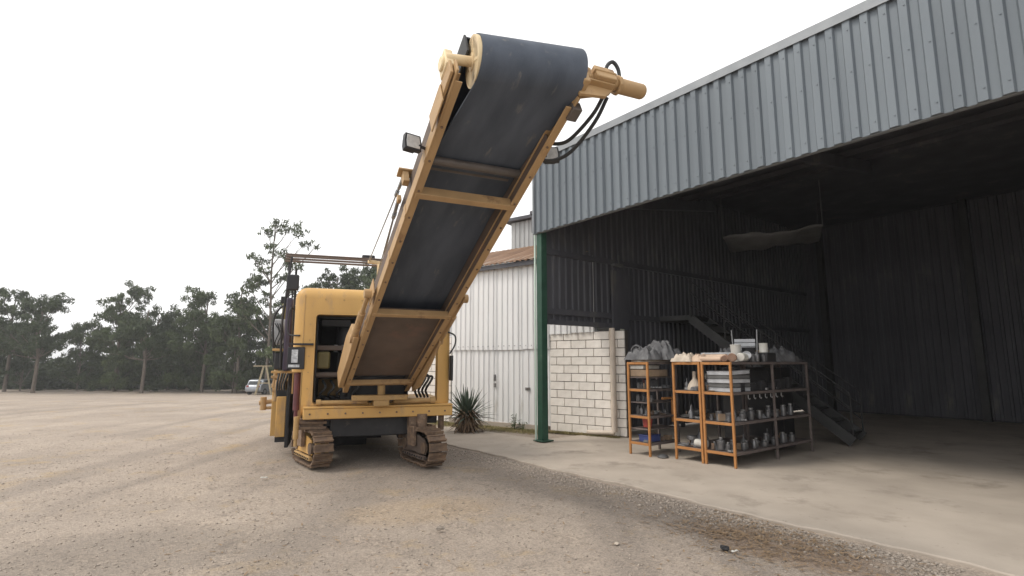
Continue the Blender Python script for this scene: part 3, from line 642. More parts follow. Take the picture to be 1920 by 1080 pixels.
# hydraulic drive motor on the right-hand side
HS = PC[0] + .6 * SKEW
D = MB()
D.bx(.5, .56, -HS - .1, -HS + .22, PC[1] - .2, PC[1] + .1)
D.cyl((.47, -HS, PC[1]), (.58, -HS, PC[1]), .085, n=18)
cv(D, 'bearing', 'conv_paint', .01)
cv(MB().cyl((.58, -HS, PC[1]), (.64, -HS, PC[1]), .06).cyl((.585, -HS, PC[1]), (.625, -HS, PC[1]), .088, n=8), 'coupling', 'conv_paint', .006)
cv(MB().bx(.67, .87, -HS - .09, -HS + .08, PC[1] - .07, PC[1] + .07).bx(.66, .88, -HS - .1, -HS + .09, PC[1] - .005, PC[1] + .015).cyl((.64, -HS, PC[1]), (.94, -HS, PC[1]), .05), 'gearbox', 'conv_paint', .014)
cv(MB().cyl((.92, -HS, PC[1]), (1.2, -HS, PC[1]), .066, n=20).cyl((1.2, -HS, PC[1]), (1.22, -HS, PC[1]), .066, .05, n=20).cyl((.92, -HS, PC[1]), (.95, -HS, PC[1]), .085, n=8), 'drive_motor', 'conv_paint', .006)
cv(MB().prism([(.5, .0), (.76, .04), (.88, .17), (.5, .17)], -HS + .0, -HS + .03, 'y').prism([(.5, -HS - .05), (.86, -HS - .05), (.86, -HS + .06), (.5, -HS + .2)], .15, .17, 'z'), 'motor_bracket', 'conv_paint', .005)
cv(MB().bx(.5, .59, -5.9, -5.77, -.03, .07), 'junction_box', 'roller', .008)
cv(MB().tube([(.84, -HS, .3), (.88, -HS - .03, .44), (.95, -HS - .05, .5), (1.0, -HS - .03, .44), (.99, -HS, .3)], .017, 8), 'hydraulic_hose', 'rubber', 0)
cv(MB().tube([(.82, -HS + .08, .16), (.77, -5.8, .08), (.68, -5.55, .04), (.6, -5.44, .07), (.5, -5.38, .15)], .017, 8), 'hydraulic_hose', 'rubber', 0)
cv(MB().tube([(.86, -HS + .08, .16), (.81, -5.76, .05), (.73, -5.45, .0), (.63, -5.28, .03), (.5, -5.2, .1)], .017, 8), 'hydraulic_hose', 'rubber', 0)
# floodlights
def flood(x, s, rz, sx):
    M = Matrix.Translation((x, -s, .12)) @ Matrix.Rotation(R(18), 4, 'X') @ Matrix.Rotation(R(rz), 4, 'Z')
    f = MB(); f.prism([(-.075, -.07), (.075, -.07), (.08, 0), (.07, .075), (-.07, .075), (-.08, 0)], -.02, .03, 'y', M)
    f.prism([(-.05, -.045), (.05, -.045), (.055, 0), (.05, .05), (-.05, .05), (-.055, 0)], .03, .09, 'y', M)
    f.m = 1; f.prism([(-.06, -.055), (.06, -.055), (.064, 0), (.056, .06), (-.056, .06), (-.064, 0)], -.026, -.02, 'y', M)
    f.m = 0; f.cyl((x + sx * .05, -s, .1), (x + sx * .12, -s + .02, .1), .014, n=8)
    cv(f, 'floodlight', ['black_plastic', 'lamp_glass'], .006)
flood(-.64, 5.12, 12, 1); flood(.64, 5.26, -20, -1)
# lift cylinders, gussets and cable lugs
for sx in (-1, 1):
    x = sx * .6
    cv(MB().cyl((x, -1.6, .1), (x, -2.3, .1), .045).cyl((x, -2.25, .1), (x, -2.75, .1), .026).cyl((x - .05, -2.75, .1), (x + .05, -2.75, .1), .055).cyl((x - .05, -1.6, .1), (x + .05, -1.6, .1), .055), 'lift_cylinder', 'conv_paint', .004)
    a, b = sorted((sx * .555, sx * .53 + sx * .04))
    cv(MB().prism([(-2.9, .02), (-2.6, .02), (-2.6, .22), (-2.9, .22)], a, b, 'x'), 'lug_plate', 'conv_paint', .006)
    cv(MB().prism([(-1.75, -.02), (-1.2, -.1), (-.55, -.16), (-.1, -.05), (-.1, .3), (-1.75, .3)], sx * .55, sx * .575, 'x') if sx > 0 else MB().prism([(-1.75, .04), (-1.3, .0), (-.2, .0), (-.1, .3), (-1.1, .42), (-1.6, .34)], -.62, -.545, 'x'), 'gusset', 'conv_paint', .008)
cv(MB().bx(-.56, -.5, -4.5, -4.42, .29, .42).bx(-.6, -.46, -4.52, -4.4, .42, .44), 'cable_lug', 'conv_paint', .005)
cv(MB().bx(-.555, -.515, -4.22, -4.16, .29, .36), 'cable_lug', 'conv_paint', .005)
INV = MCM.inverted()
def cable(p, q, r=.009):
    p, q = INV @ (CVM @ Vector(p)), Vector(q)
    MB().cyl(p, q, r, n=8).cyl(p, p.lerp(q, .1), .02, n=8).cyl(p.lerp(q, .12), p.lerp(q, .15), .024, n=8).build('lift_cable', 'steel', mach)
    MB().cyl(q, q.lerp(p, .08), .02, n=8).build('turnbuckle', 'steel', mach)
cable((-.53, -4.46, .42), (-.2, 1.0, 3.47)); cable((-.53, -4.19, .36), (-.02, .98, 3.2)); cable((-.53, -4.19, .36), (-.1, .9, 3.0))
MB().bar((-.03, 1.0, 2.75), (-.03, 1.0, 3.4), .05).bar((-.22, 1.0, 3.44), (.4, 1.3, 3.44), .06).build('gantry', 'cream', mach, bevel=.008)

# ---------------------------------------------------------------- racks in the shed mouth (shed frame: x across the rack end, y along the rack)
FLZ = .012
def rack(x0, wd, y0, ln, levels, label, mids=(), ht=1.6):
    r = empty('storage_rack', SHM @ Vector((x0, y0, FLZ)), SH[1], label, 'rack', 'storage racks in the shed mouth')
    for xx in (0, wd - .035):
        for yy in ([0, ln - .035] if ln < 1.2 else [0, ln / 2, ln - .035]):
            MB().bx(xx, xx + .035, yy, yy + .035, 0, ht).build('upright', 'rack_orange' if yy == 0 else 'rack_shelf', r, bevel=.003)
    for z in levels:
        MB().bx(.036, wd - .036, .002, .03, z - .045, z - .003).build('end_rail', 'rack_orange', r, bevel=.003)
        sh = MB().bx(.004, wd - .004, .034, ln - .002, z - .02, z - .004)
        sh.bx(wd - .003, wd + .004, .036, ln, z - .04, z).bx(-.004, .003, .036, ln, z - .04, z); sh.build('shelf', 'rack_shelf', r, bevel=.002)
    for z in mids: MB().bx(.036, wd - .036, .03, ln - .03, z - .015, z).build('shelf', 'rack_shelf', r)
    return r
LV = (.22, .67, 1.13, 1.6)
RA = (2.02, .46, .38, .85); RB = (2.84, .53, .57, 2.6); RC = (3.385, .53, .58, 2.6)
rack(*RA, LV, 'orange steel rack nearest the pale pipe post, standing apart from the pair', mids=(.45, .9))
rack(*RB, LV, 'orange steel rack in the middle, holding the beige funnel')
rack(*RC, LV, 'orange steel rack on the right, with stacked grey trays')

def item(name, label, cat, mb, mats, rk, x, y, z, rz=0, group=None, bevel=.004, rx=0, smooth=40):
    """rest a small thing at (x, y) of a rack, z = shelf height"""
    M = SHM @ mrot(loc=(rk[0] + x, rk[2] + y, FLZ + z)) @ mrot(z=rz, x=rx)
    o = mb.mesh(name, mats, smooth); o = put(name, o, None, bevel, M); return tag(o, label, cat, group)
def jar(r, h, neck=.7, lid=True):
    m = MB(); m.lathe([(r * .92, 0), (r, h * .06), (r, h * .72), (r * neck, h * .82), (r * neck, h * .87)], 14); m.m = 1 if lid else 0
    m.lathe([(r * neck * 1.12, h * .87), (r * neck * 1.12, h), (r * neck * .9, h)], 14); return m
def tin(r, h): return MB().lathe([(r, 0), (r * 1.03, .006), (r, .012), (r, h - .014), (r * 1.03, h - .008), (r * 1.03, h), (r * .9, h), (r * .88, h - .012)], 18)
def pipe(r, L, th=.02, n=24):
    """hollow tube lying along x, resting on z=0"""
    M = Matrix.Translation((0, 0, r)) @ Matrix.Rotation(R(90), 4, 'Y')
    return MB().lathe([(r, -L / 2), (r, L / 2), (r - th, L / 2), (r - th, -L / 2), (r, -L / 2)], n, M)
def crumple(sx, sy, h, seed, n=18):
    """a heap of folded cloth: closed lumpy surface"""
    g = np.random.default_rng(seed); ph = g.uniform(0, 6.28, (6, 3)); fq = g.uniform(2, 8, (6, 2)); m = MB(); vs = []; fs = []
    for i in range(n + 1):
        for j in range(n + 1):
            a, b = i / n * 2 - 1, j / n * 2 - 1
            e = max(0, 1 - max(abs(a), abs(b)) ** 4)
            z = h * e * (.55 + .13 * sum(abs(math.sin(fq[k, 0] * a + ph[k, 0] + fq[k, 1] * b + math.sin(3 * b + ph[k, 1]))) - .5 for k in range(6)))
            w_ = 1 + .12 * math.sin(4 * a + ph[0, 2]) + .1 * math.sin(5 * b + ph[1, 2])
            vs.append((sx / 2 * a * w_, sy / 2 * b * w_, max(z, 0) if e > 0 else 0))
    for i in range(n):
        for j in range(n): k = i * (n + 1) + j; fs.append((k, k + n + 1, k + n + 2, k + 1))
    m.add(vs, fs); k = len(m.v); m.add([(v[0], v[1], 0) for v in vs], [f[::-1] for f in fs]); return m
ORD = ('first', 'second', 'third', 'fourth', 'fifth', 'sixth', 'seventh', 'eighth', 'ninth', 'tenth', 'eleventh', 'twelfth', 'thirteenth')
# things on the left rack
item('tarpaulin_heap', 'crumpled dark grey tarpaulin heaped on the left rack', 'tarpaulin', crumple(.56, .6, .3, 3), 'cloth_grey', RA, .22, .3, 1.64)
item('tarpaulin_heap', 'grey folded sheeting bulging highest behind the left rack heap', 'tarpaulin', crumple(.66, .55, .46, 8), 'cloth_grey', RA, .3, .62, 1.64)
item('board_stack', 'thin mauve and white boards under the tarpaulin heap', 'boards', MB().bx(-.2, .2, -.3, .3, 0, .018).bx(-.21, .18, -.28, .3, .019, .036), 'cloth_cream', RA, .23, .38, 1.602)
for i, (a, b, r) in enumerate(((.12, .12, .085), (.33, .2, .07))):
    m = MB()
    for t in range(3): m.tube([(r * math.cos(q / 12 * 6.283) , .02 * t, .02 + r + (r + .008 * t) * math.sin(q / 12 * 6.283)) for q in range(13)], .011, 6, 2)
    item('coiled_hose', ('wide' if i == 0 else 'small') + ' loop of grey hose standing in the tarpaulin heap', 'hose', m, 'cloth_grey', RA, a, b, 1.7, rz=20 + 30 * i)
item('tray', 'white tray sagging under the top of the left rack', 'tray', MB().bx(-.18, .12, -.2, .25, 0, .05).bx(-.19, .13, -.21, .26, .05, .06), 'white_plastic', RA, .21, .25, 1.48)
item('crate', 'grey crate below the white tray', 'crate', MB().bx(-.2, .2, -.25, .3, 0, .012).bx(-.2, -.188, -.25, .3, .012, .12).bx(.188, .2, -.25, .3, .012, .12).bx(-.188, .188, -.25, -.238, .012, .12).bx(-.188, .188, .288, .3, .012, .12), 'cardboard', RA, .23, .3, 1.345)
MB().bx(.036, RA[1] - .036, .03, RA[3] - .03, 1.32, 1.335).build('shelf', 'rack_shelf', bpy.data.objects['storage_rack'])
for z, cnt, nm in ((1.132, 3, 'upper'), (.905, 4, 'middle'), (.68, 3, 'lower')):
    for k in range(cnt):
        item('engine_part', f'{ORD[k]} dark machined part from the pale post on the {nm} shelf of the left rack', 'engine part', jar(.04, random.uniform(.1, .16), .6, False), 'grey_metal', RA, .09 + .1 * k, .12 + .12 * random.random(), z, group=f'dark parts on the {nm} shelves of the left rack')
for k in range(4):
    item('book', ('maroon', 'purplish black', 'glossy black', 'grey')[k] + ' ledger standing on the upper shelf of the left rack', 'ledger', MB().bx(-.02, .02, -.1, .1, 0, .15), ('maroon', 'purple_black', 'black_plastic', 'cloth_grey')[k], RA, .08 + .05 * k, .45, 1.135, group='ledgers on the left rack')
item('bucket', 'red plastic bucket on the left rack', 'bucket', MB().lathe([(.07, 0), (.09, .15), (.096, .15), (.096, .165), (.085, .165), (.083, .15)], 18), 'red_plastic', RA, .3, .15, .472)
item('tub', 'dark blue tub at the bottom of the left rack', 'tub', MB().bx(-.11, .11, -.15, .15, 0, .1).bx(-.12, .12, -.16, .16, .1, .115), 'blue_plastic', RA, .28, .22, .226)
item('clamp', 'orange clamp hung in the gap behind the left rack', 'clamp', MB().bx(-.02, .02, -.22, .1, .2, .24).bx(-.02, .02, .06, .1, -.2, .2), 'rack_orange', RA, .44, .62, .74)
item('iron_pad', 'small dark iron pad on the floor by the left rack', 'metal pad', MB().lathe([(.09, 0), (.1, .02), (.06, .05), (.03, .06)], 12), 'grey_metal', RA, .62, .12, 0)
# on top of the middle and right racks
item('board_stack', 'stack of pale grey sheets on the back of the middle rack', 'boards', MB().bx(-.28, .28, -.35, .35, 0, .03).bx(-.27, .28, -.34, .36, .034, .06).bx(-.28, .26, -.35, .34, .064, .09).bx(-.26, .27, -.33, .35, .094, .12), 'grey_panel', RB, .35, 1.0, 1.64, rz=12)
item('sack', 'cream cloth sack on the front of the middle rack', 'sack', crumple(.34, .34, .2, 21), 'cloth_cream', RB, .18, .18, 1.605)
item('sack', 'smaller pinkish sack beside the cream sack', 'sack', crumple(.26, .3, .18, 25), 'paper', RB, .42, .2, 1.605)
item('paper_roll', 'fat beige roll lying on the right rack', 'roll', pipe(.06, .42), 'paper', RC, .1, .28, 1.605, rz=-4)
item('paper_roll', 'thin orange beige roll in front on the right rack', 'roll', pipe(.042, .36), 'paper', RC, .14, .1, 1.605, rz=3)
item('clay_pipe', 'brown open pipe end at the corner of the right rack', 'pipe', pipe(.065, .4), 'kraft', RC, .44, .22, 1.605, rz=118)
item('clay_pipe', 'pinkish open pipe beside the brown pipe end', 'pipe', pipe(.05, .4), 'kraft', RC, .33, .22, 1.605, rz=114)
item('filter_drum', 'cream ribbed filter lying on the right rack', 'filter', MB().lathe([(.06, -.1), (.07, -.09), (.066, -.03), (.07, 0), (.066, .04), (.07, .09), (.06, .1), (.03, .1)], 20, Matrix.Translation((0, 0, .07)) @ Matrix.Rotation(R(90), 4, 'Y')), 'white_plastic', RC, .46, .48, 1.605, rz=100)
item('bucket', 'tall white bucket standing on the right rack', 'bucket', MB().lathe([(.07, 0), (.085, .27), (.09, .27), (.09, .285), (.078, .285), (.075, .26)], 20), 'white_plastic', RC, .2, .75, 1.605)
item('bucket', 'pale grey can raised at the far end of the right rack', 'can', tin(.07, .16), 'white_plastic', RC, .42, 1.25, 1.76)
item('wooden_box', 'dark box under the pale grey can', 'box', MB().bx(-.13, .13, -.15, .15, 0, .15), 'dark', RC, .42, 1.25, 1.605)
for k, (a, b, r, h) in enumerate(((.46, .8, .045, .13), (.47, .92, .04, .16), (.4, 1.02, .05, .12), (.48, 1.12, .045, .14), (.47, 1.45, .05, .15), (.36, 1.5, .045, .17), (.47, 1.6, .045, .12), (.3, .92, .05, .14))):
    item('metal_part', f'{ORD[k]} grey metal part counted from the cream filter on the right rack top', 'metal part', jar(r, h, .6, False), 'grey_metal', RC, a, b, 1.605, group='grey parts on the top of the right rack')
item('tarpaulin_heap', 'dark rumpled cover heaped at the far end of the right rack', 'tarpaulin', crumple(.5, .8, .34, 31), 'cloth_grey', RC, .27, 1.95, 1.605)
item('cloth_heap', 'grey rag heap behind the rolls on the middle rack', 'cloth', crumple(.5, .6, .3, 37), 'cloth_grey', RB, .26, 1.75, 1.605)
item('drum', 'black drum between the white bucket and the slatted chair back', 'drum', tin(.11, .24), 'dark', RC, .3, .98, 1.605)
item('bucket', 'grey bucket tipped beside the cream filter on the right rack', 'bucket', MB().lathe([(.05, 0), (.065, .14), (.07, .14), (.07, .15), (.06, .15), (.058, .13)], 18), 'grey_panel', RC, .4, .72, 1.66, rx=70, rz=30)
item('cloth_heap', 'pinkish wrapping paper crumpled over the rolls', 'paper', crumple(.3, .25, .13, 41), 'paper', RC, .12, .46, 1.605)
# folding chair seen above the right rack (stands on the top)
ch = empty('folded_chair', SHM @ Vector((RC[0] + .12, RC[2] + 1.2, FLZ + 1.605)), SH[1] + 30, 'white slatted chair back standing upside on the right rack', 'chair')
for k in range(3): MB().bx(-.17, .17, -.012, .012, .2 + .07 * k, .262 + .07 * k).build('back_slat', 'grey_panel', ch, bevel=.006, M=mrot(x=-10))
for xx in (-.185, .185): MB().cyl((xx, 0, 0), (xx * 1.12, .09, .56), .011, n=8).build('frame_tube', 'steel', ch)
MB().bx(-.19, .19, -.15, .15, .0, .03).build('seat', 'black_plastic', ch, bevel=.01)
# inside the middle rack
item('funnel', 'beige funnel shaped jug on the upper shelf of the middle rack', 'jug', MB().lathe([(.12, 0), (.125, .02), (.1, .1), (.05, .17), (.032, .19), (.03, .3), (.034, .31), (.02, .31)], 22), 'cloth_cream', RB, .3, .2, 1.132)
item('hook', 'small pale part hanging at the back of the middle rack', 'metal part', MB().lathe([(.02, 0), (.028, .05), (.02, .1)], 10), 'white_plastic', RB, .2, .7, 1.3)
for k in range(5):
    item('metal_plate', f'{ORD[k]} grey plate from the bottom of the pile on the middle rack', 'plate', MB().lathe([(.03, 0), (.13, .022), (.135, .027), (.03, .01)], 18), 'steel', RB, .3 + .03 * math.sin(k * 2), .22 + .02 * k, .672 + .026 * k, rx=3 * math.sin(k * 1.7), group='grey plates piled on the middle rack')
item('metal_plate', 'single tilted plate left of the pile on the middle rack', 'plate', MB().lathe([(.03, 0), (.1, .022), (.105, .027), (.03, .01)], 18), 'steel', RB, .12, .2, .68, rx=8)
item('drum_roll', 'cream short cylinder lying on the bottom shelf of the middle rack', 'roll', MB().lathe([(.05, -.11), (.062, -.1), (.062, -.01), (.055, 0), (.062, .01), (.062, .1), (.05, .11)], 20, Matrix.Translation((0, 0, .062)) @ Matrix.Rotation(R(90), 4, 'Y')), 'white_plastic', RB, .4, .16, .222)
item('gear_case', 'dark stacked gear case on the bottom shelf of the middle rack', 'gear case', MB().lathe([(.08, 0), (.08, .05), (.05, .06), (.05, .09), (.085, .1), (.085, .16), (.03, .17)], 16), 'grey_metal', RB, .2, .2, .222)
item('spanner', 'grey spanner poking out on the bottom shelf of the middle rack', 'spanner', MB().bx(-.1, .08, -.015, .015, 0, .012).lathe([(.03, 0), (.03, .014)], 10, Matrix.Translation((.1, 0, 0))), 'steel', RB, .1, .06, .224, rz=20)
# inside the right rack
for k in range(5):
    item('tray', ('lowest', 'second lowest', 'middle', 'second highest', 'topmost')[k] + ' grey flat tray in the stack on the right rack', 'tray', MB().bx(-.21, .21, -.28, .28, 0, .05).bx(-.215, .215, -.285, .285, .05, .06), ('grey_panel', 'tarp')[k % 2], RC, .27, .36, 1.132 + .068 * k, rz=random.uniform(-3, 3), rx=0 if k < 4 else 2)
for k, (a, b, r, h) in enumerate(((.08, .12, .035, .1), (.2, .14, .05, .15), (.34, .2, .06, .13), (.46, .12, .03, .09))):
    item('can', ('small dark can at the left end of', 'tall dull can in', 'wide black can in', 'tiny can at the corner of')[k] + ' the second shelf of the right rack', 'can', tin(r, h), 'grey_metal', RC, a, b, .672)
for k, (a, b, r, h) in enumerate(((.1, .14, .045, .12), (.2, .16, .065, .2), (.34, .13, .04, .14), (.41, .16, .035, .18), (.3, .3, .05, .16))):
    item('bottle', ('short pale jar', 'squat dark flask', 'slim grey bottle', 'tall slim bottle', 'dark bottle behind the others')[k] + ' at the front of the bottom shelf, right rack', 'bottle', jar(r, h, .45), ['grey_metal', 'steel'], RC, a, b, .222)
# long side of the right rack: rows of jars and metal parts
for lv, nm in ((.67, 'middle'), (.22, 'bottom'), (1.13, 'upper')):
    for k in range(13 if lv == .67 else 11):
        yy = .4 + k * (1.75 / (13 if lv == .67 else 11)); h = random.uniform(.1, .2); r = random.uniform(.035, .05)
        item('jar' if lv != 1.13 else 'parts_box', (f'{ORD[k]} dark jar from the corner upright on the {nm} shelf of the right rack' if lv != 1.13 else f'{ORD[k]} black box from the corner upright on the upper shelf of the right rack'), 'jar' if lv != 1.13 else 'box', jar(r, h, random.choice((.55, .7, .9))) if lv != 1.13 else MB().bx(-.05, .05, -.06, .06, 0, h), ['grey_metal', 'steel'] if lv != 1.13 else 'dark', RC, .44 - .05 * (k % 2), yy, lv + .002, group=f'row of containers along the {nm} shelf of the right rack')
for k in range(7):
    item('hanging_hook', f'{ORD[k]} bright hook from the corner upright under the upper shelf of the right rack', 'hook', MB().tube([(0, 0, 0), (0, 0, -.05), (.02, 0, -.07), (.03, 0, -.05)], .007, 6), 'steel', RC, .51, .5 + .18 * k, 1.08, group='hooks under the shelf of the right rack')
item('wall_cabinet', 'dark cabinet standing in the shed behind the left rack', 'cabinet', MB().bx(-.5, .5, -.4, .4, 0, 1.5).bx(-.48, -.01, -.42, -.4, .05, 1.46).bx(.01, .48, -.42, -.4, .05, 1.46), 'dark', RA, .9, 2.8, 0, bevel=.01)

# dirty mixed spares filling the shelves
def spare(kind, g):
    m = MB(); a = g.uniform(.8, 1.25)
    if kind == 'bearing ring': m.lathe([(.05 * a, 0), (.05 * a, .035), (.028 * a, .035), (.028 * a, 0), (.05 * a, 0)], 16)
    elif kind == 'flange': m.lathe([(.06 * a, 0), (.06 * a, .018), (.03 * a, .022), (.026 * a, .08 * a), (.016, .08 * a)], 14)
    elif kind == 'bracket': m.bx(-.06 * a, .06 * a, -.03, .03, 0, .012).bx(-.06 * a, -.048 * a, -.03, .03, .012, .09 * a)
    elif kind == 'carton': m.bx(-.06 * a, .06 * a, -.05, .05, 0, .09 * a).bx(-.062 * a, -.002, -.052, .052, .09 * a, .095 * a)
    elif kind == 'rag': m = crumple(.15 * a, .13 * a, .09, g.randrange(999), 10)
    elif kind == 'oil can': m.lathe([(.04 * a, 0), (.042 * a, .1 * a), (.012, .14 * a), (.008, .2 * a), (.004, .2 * a)], 14)
    elif kind == 'gear': 
        n = 20; m.prism([((.05 * a if i % 4 < 2 else .06 * a) * math.cos(i * math.pi / n), (.05 * a if i % 4 < 2 else .06 * a) * math.sin(i * math.pi / n)) for i in range(2 * n)], 0, .03, 'z')
    else: m.cyl((-.1 * a, 0, .022), (.1 * a, 0, .022), .02).cyl((-.03 * a, 0, .024), (.03 * a, 0, .024), .024)
    return m
SP = {'bearing ring': 'steel', 'flange': 'grey_metal', 'bracket': 'track', 'carton': 'cardboard', 'rag': 'cloth_grey', 'oil can': 'grey_metal', 'gear': 'steel', 'shaft': 'grey_metal'}
gq = random.Random(5); seen = {}
for rk, rn, ys in ((RA, 'left', (.08, .75)), (RB, 'middle', (.06, .5)), (RC, 'right', (.06, .5)), (RC, 'right', (.5, 2.2))):
    for z, ln in ((.225, 'bottom'), (.675, 'second'), (1.135, 'third'), (1.605, 'top')):
        if ln == 'top' and ys[0] < .3: continue
        for k in range(9):
            kd = gq.choice(list(SP)); key = (kd, ln, rn); seen[key] = seen.get(key, 0) + 1
            if seen[key] > 6: continue
            wl = ('', 'second ', 'third ', 'fourth ', 'fifth ', 'sixth ')[seen[key] - 1]
            yy = ys[0] + (ys[1] - ys[0]) * (k + gq.random()) / 9; xx = gq.uniform(.07, rk[1] - .08)
            item(kd.replace(' ', '_'), f'{wl}dirty {kd} among the spares on the {ln} shelf of the {rn} rack', kd, spare(kd, gq), SP[kd], rk, xx, yy, z + .001, rz=gq.uniform(0, 180), group=f'spares on the {rn} rack')

item('parts_crate', 'brown open crate on top of the right rack behind the bucket', 'crate', MB().bx(-.16, .16, -.12, .12, 0, .012).bx(-.16, -.148, -.12, .12, .012, .2).bx(.148, .16, -.12, .12, .012, .2).bx(-.148, .148, -.12, -.108, .012, .2).bx(-.148, .148, .108, .12, .012, .2), 'cardboard', RC, .2, 1.45, 1.605)
item('sack', 'dark bulging sack on the top of the middle rack', 'sack', crumple(.4, .5, .34, 51), 'cloth_grey', RB, .3, 1.3, 1.605)

# ---------------------------------------------------------------- plants by the wall
def blade_mesh(leaves, name, m):
    """leaves: (base, direction, length, width, droop) -> folded tapered blades"""
    V, F = [], []
    for b, d, L, wd, dr in leaves:
        b = Vector(b); d = Vector(d).normalized(); side = d.cross(Vector((0, 0, 1)))
        side = side.normalized() if side.length > .05 else Vector((1, 0, 0)); n = side.cross(d); K = 6; k0 = len(V)
        for i in range(K):
            t = i / (K - 1); p = b + d * L * t + Vector((0, 0, -dr * L * t * t)); ww = wd * (.55 + .9 * t) * (1 - t) ** .75 if i < K - 1 else 0.002
            V += [tuple(p - side * ww), tuple(p - n * ww * .35), tuple(p + side * ww)]
        for i in range(K - 1):
            a = k0 + i * 3; F += [(a, a + 1, a + 4, a + 3), (a + 1, a + 2, a + 5, a + 4)]
    return quick_mesh(name, V, F, m)
ag_loc = Vector((-1.05, 12.75, 0))
ag = empty('agave_plant', ag_loc, 0, 'spiky grey green agave with brown dead skirt in front of the white wall', 'plant')
lv = []
for k in range(74):
    az = k * 2.399; el = R(max(4, 86 - 82 * (k / 74) ** .8)); L = random.uniform(.56, .8)
    lv.append(((.06 * math.cos(az), .06 * math.sin(az), .42 - .1 * k / 74), (math.cos(az) * math.cos(el), math.sin(az) * math.cos(el), math.sin(el)), L, .042, .1 + .12 * k / 74))
put('green_leaf', blade_mesh(lv, 'green_leaf', 'agave_leaf'), ag)['kind'] = 'stuff'
dl = []
for k in range(110):
    az = k * 2.399; z = .08 + .36 * (k / 110); el = R(random.uniform(-60, -10))
    dl.append(((.12 * math.cos(az), .12 * math.sin(az), z + .1), (math.cos(az) * math.cos(el), math.sin(az) * math.cos(el), math.sin(el)), random.uniform(.28, .46), .034, .2))
put('dead_leaf', blade_mesh(dl, 'dead_leaf', 'dead_leaf'), ag)['kind'] = 'stuff'
MB().lathe([(.2, -.05), (.17, .2), (.1, .46)], 12).build('stem', 'dead_leaf', ag)
def weed(loc, h, label, n=26, m='weed', sp=.14):
    e = empty('weed_plant', loc, 0, label, 'weed', 'weeds along the walls'); st = []
    for k in range(n):
        az = random.uniform(0, 6.28); hh = random.uniform(.2, 1) * h
        st.append(((random.gauss(0, sp * .5), random.gauss(0, sp * .5), hh * random.uniform(.1, .8)), (math.cos(az), math.sin(az), random.uniform(.1, .9)), random.uniform(.08, .16), .022, .3))
    put('foliage', blade_mesh(st, 'foliage', m), e)
    mb = MB()
    for k in range(4): mb.tube([(0, 0, -.02), (random.uniform(-.06, .06), random.uniform(-.05, .05), h * random.uniform(.6, .95))], .005, 5, 1)
    mb.build('stem', m, e)
def at_n(x, y): return NBM @ Vector((x, y, 0))
weed(at_n(-.42, -.2), .5, 'small leafy weed against the white wall near the green post', 44)
weed(at_n(-.15, -.22), .26, 'low weed between the leafy weed and the green post', 14)
weed(at_n(-1.7, -.25), .3, 'weed tuft at the foot of the white wall beside the agave', 18)
def grass_strip():
    bl = []
    for k in range(7500):
        if random.random() < .75: x = random.uniform(-3.0, .45); y = -.1 - abs(random.gauss(0, .3)); p = at_n(x, y)
        else: x = random.uniform(.5, 2.3); y = -.08 - abs(random.gauss(0, .08)); p = at_n(x, y); p.z = .01
        if x > -.3 and y < -.75: continue
        az = random.uniform(0, 6.28)
        bl.append(((p.x, p.y, p.z - .01), (math.cos(az) * .7, math.sin(az) * .7, random.uniform(.3, 1)), random.uniform(.04, .15), .007, .4))
    tag(put('dry_grass', blade_mesh(bl, 'dry_grass', 'dry_grass')), 'strip of dry short grass along the wall foot', 'grass', kind='stuff')
grass_strip()

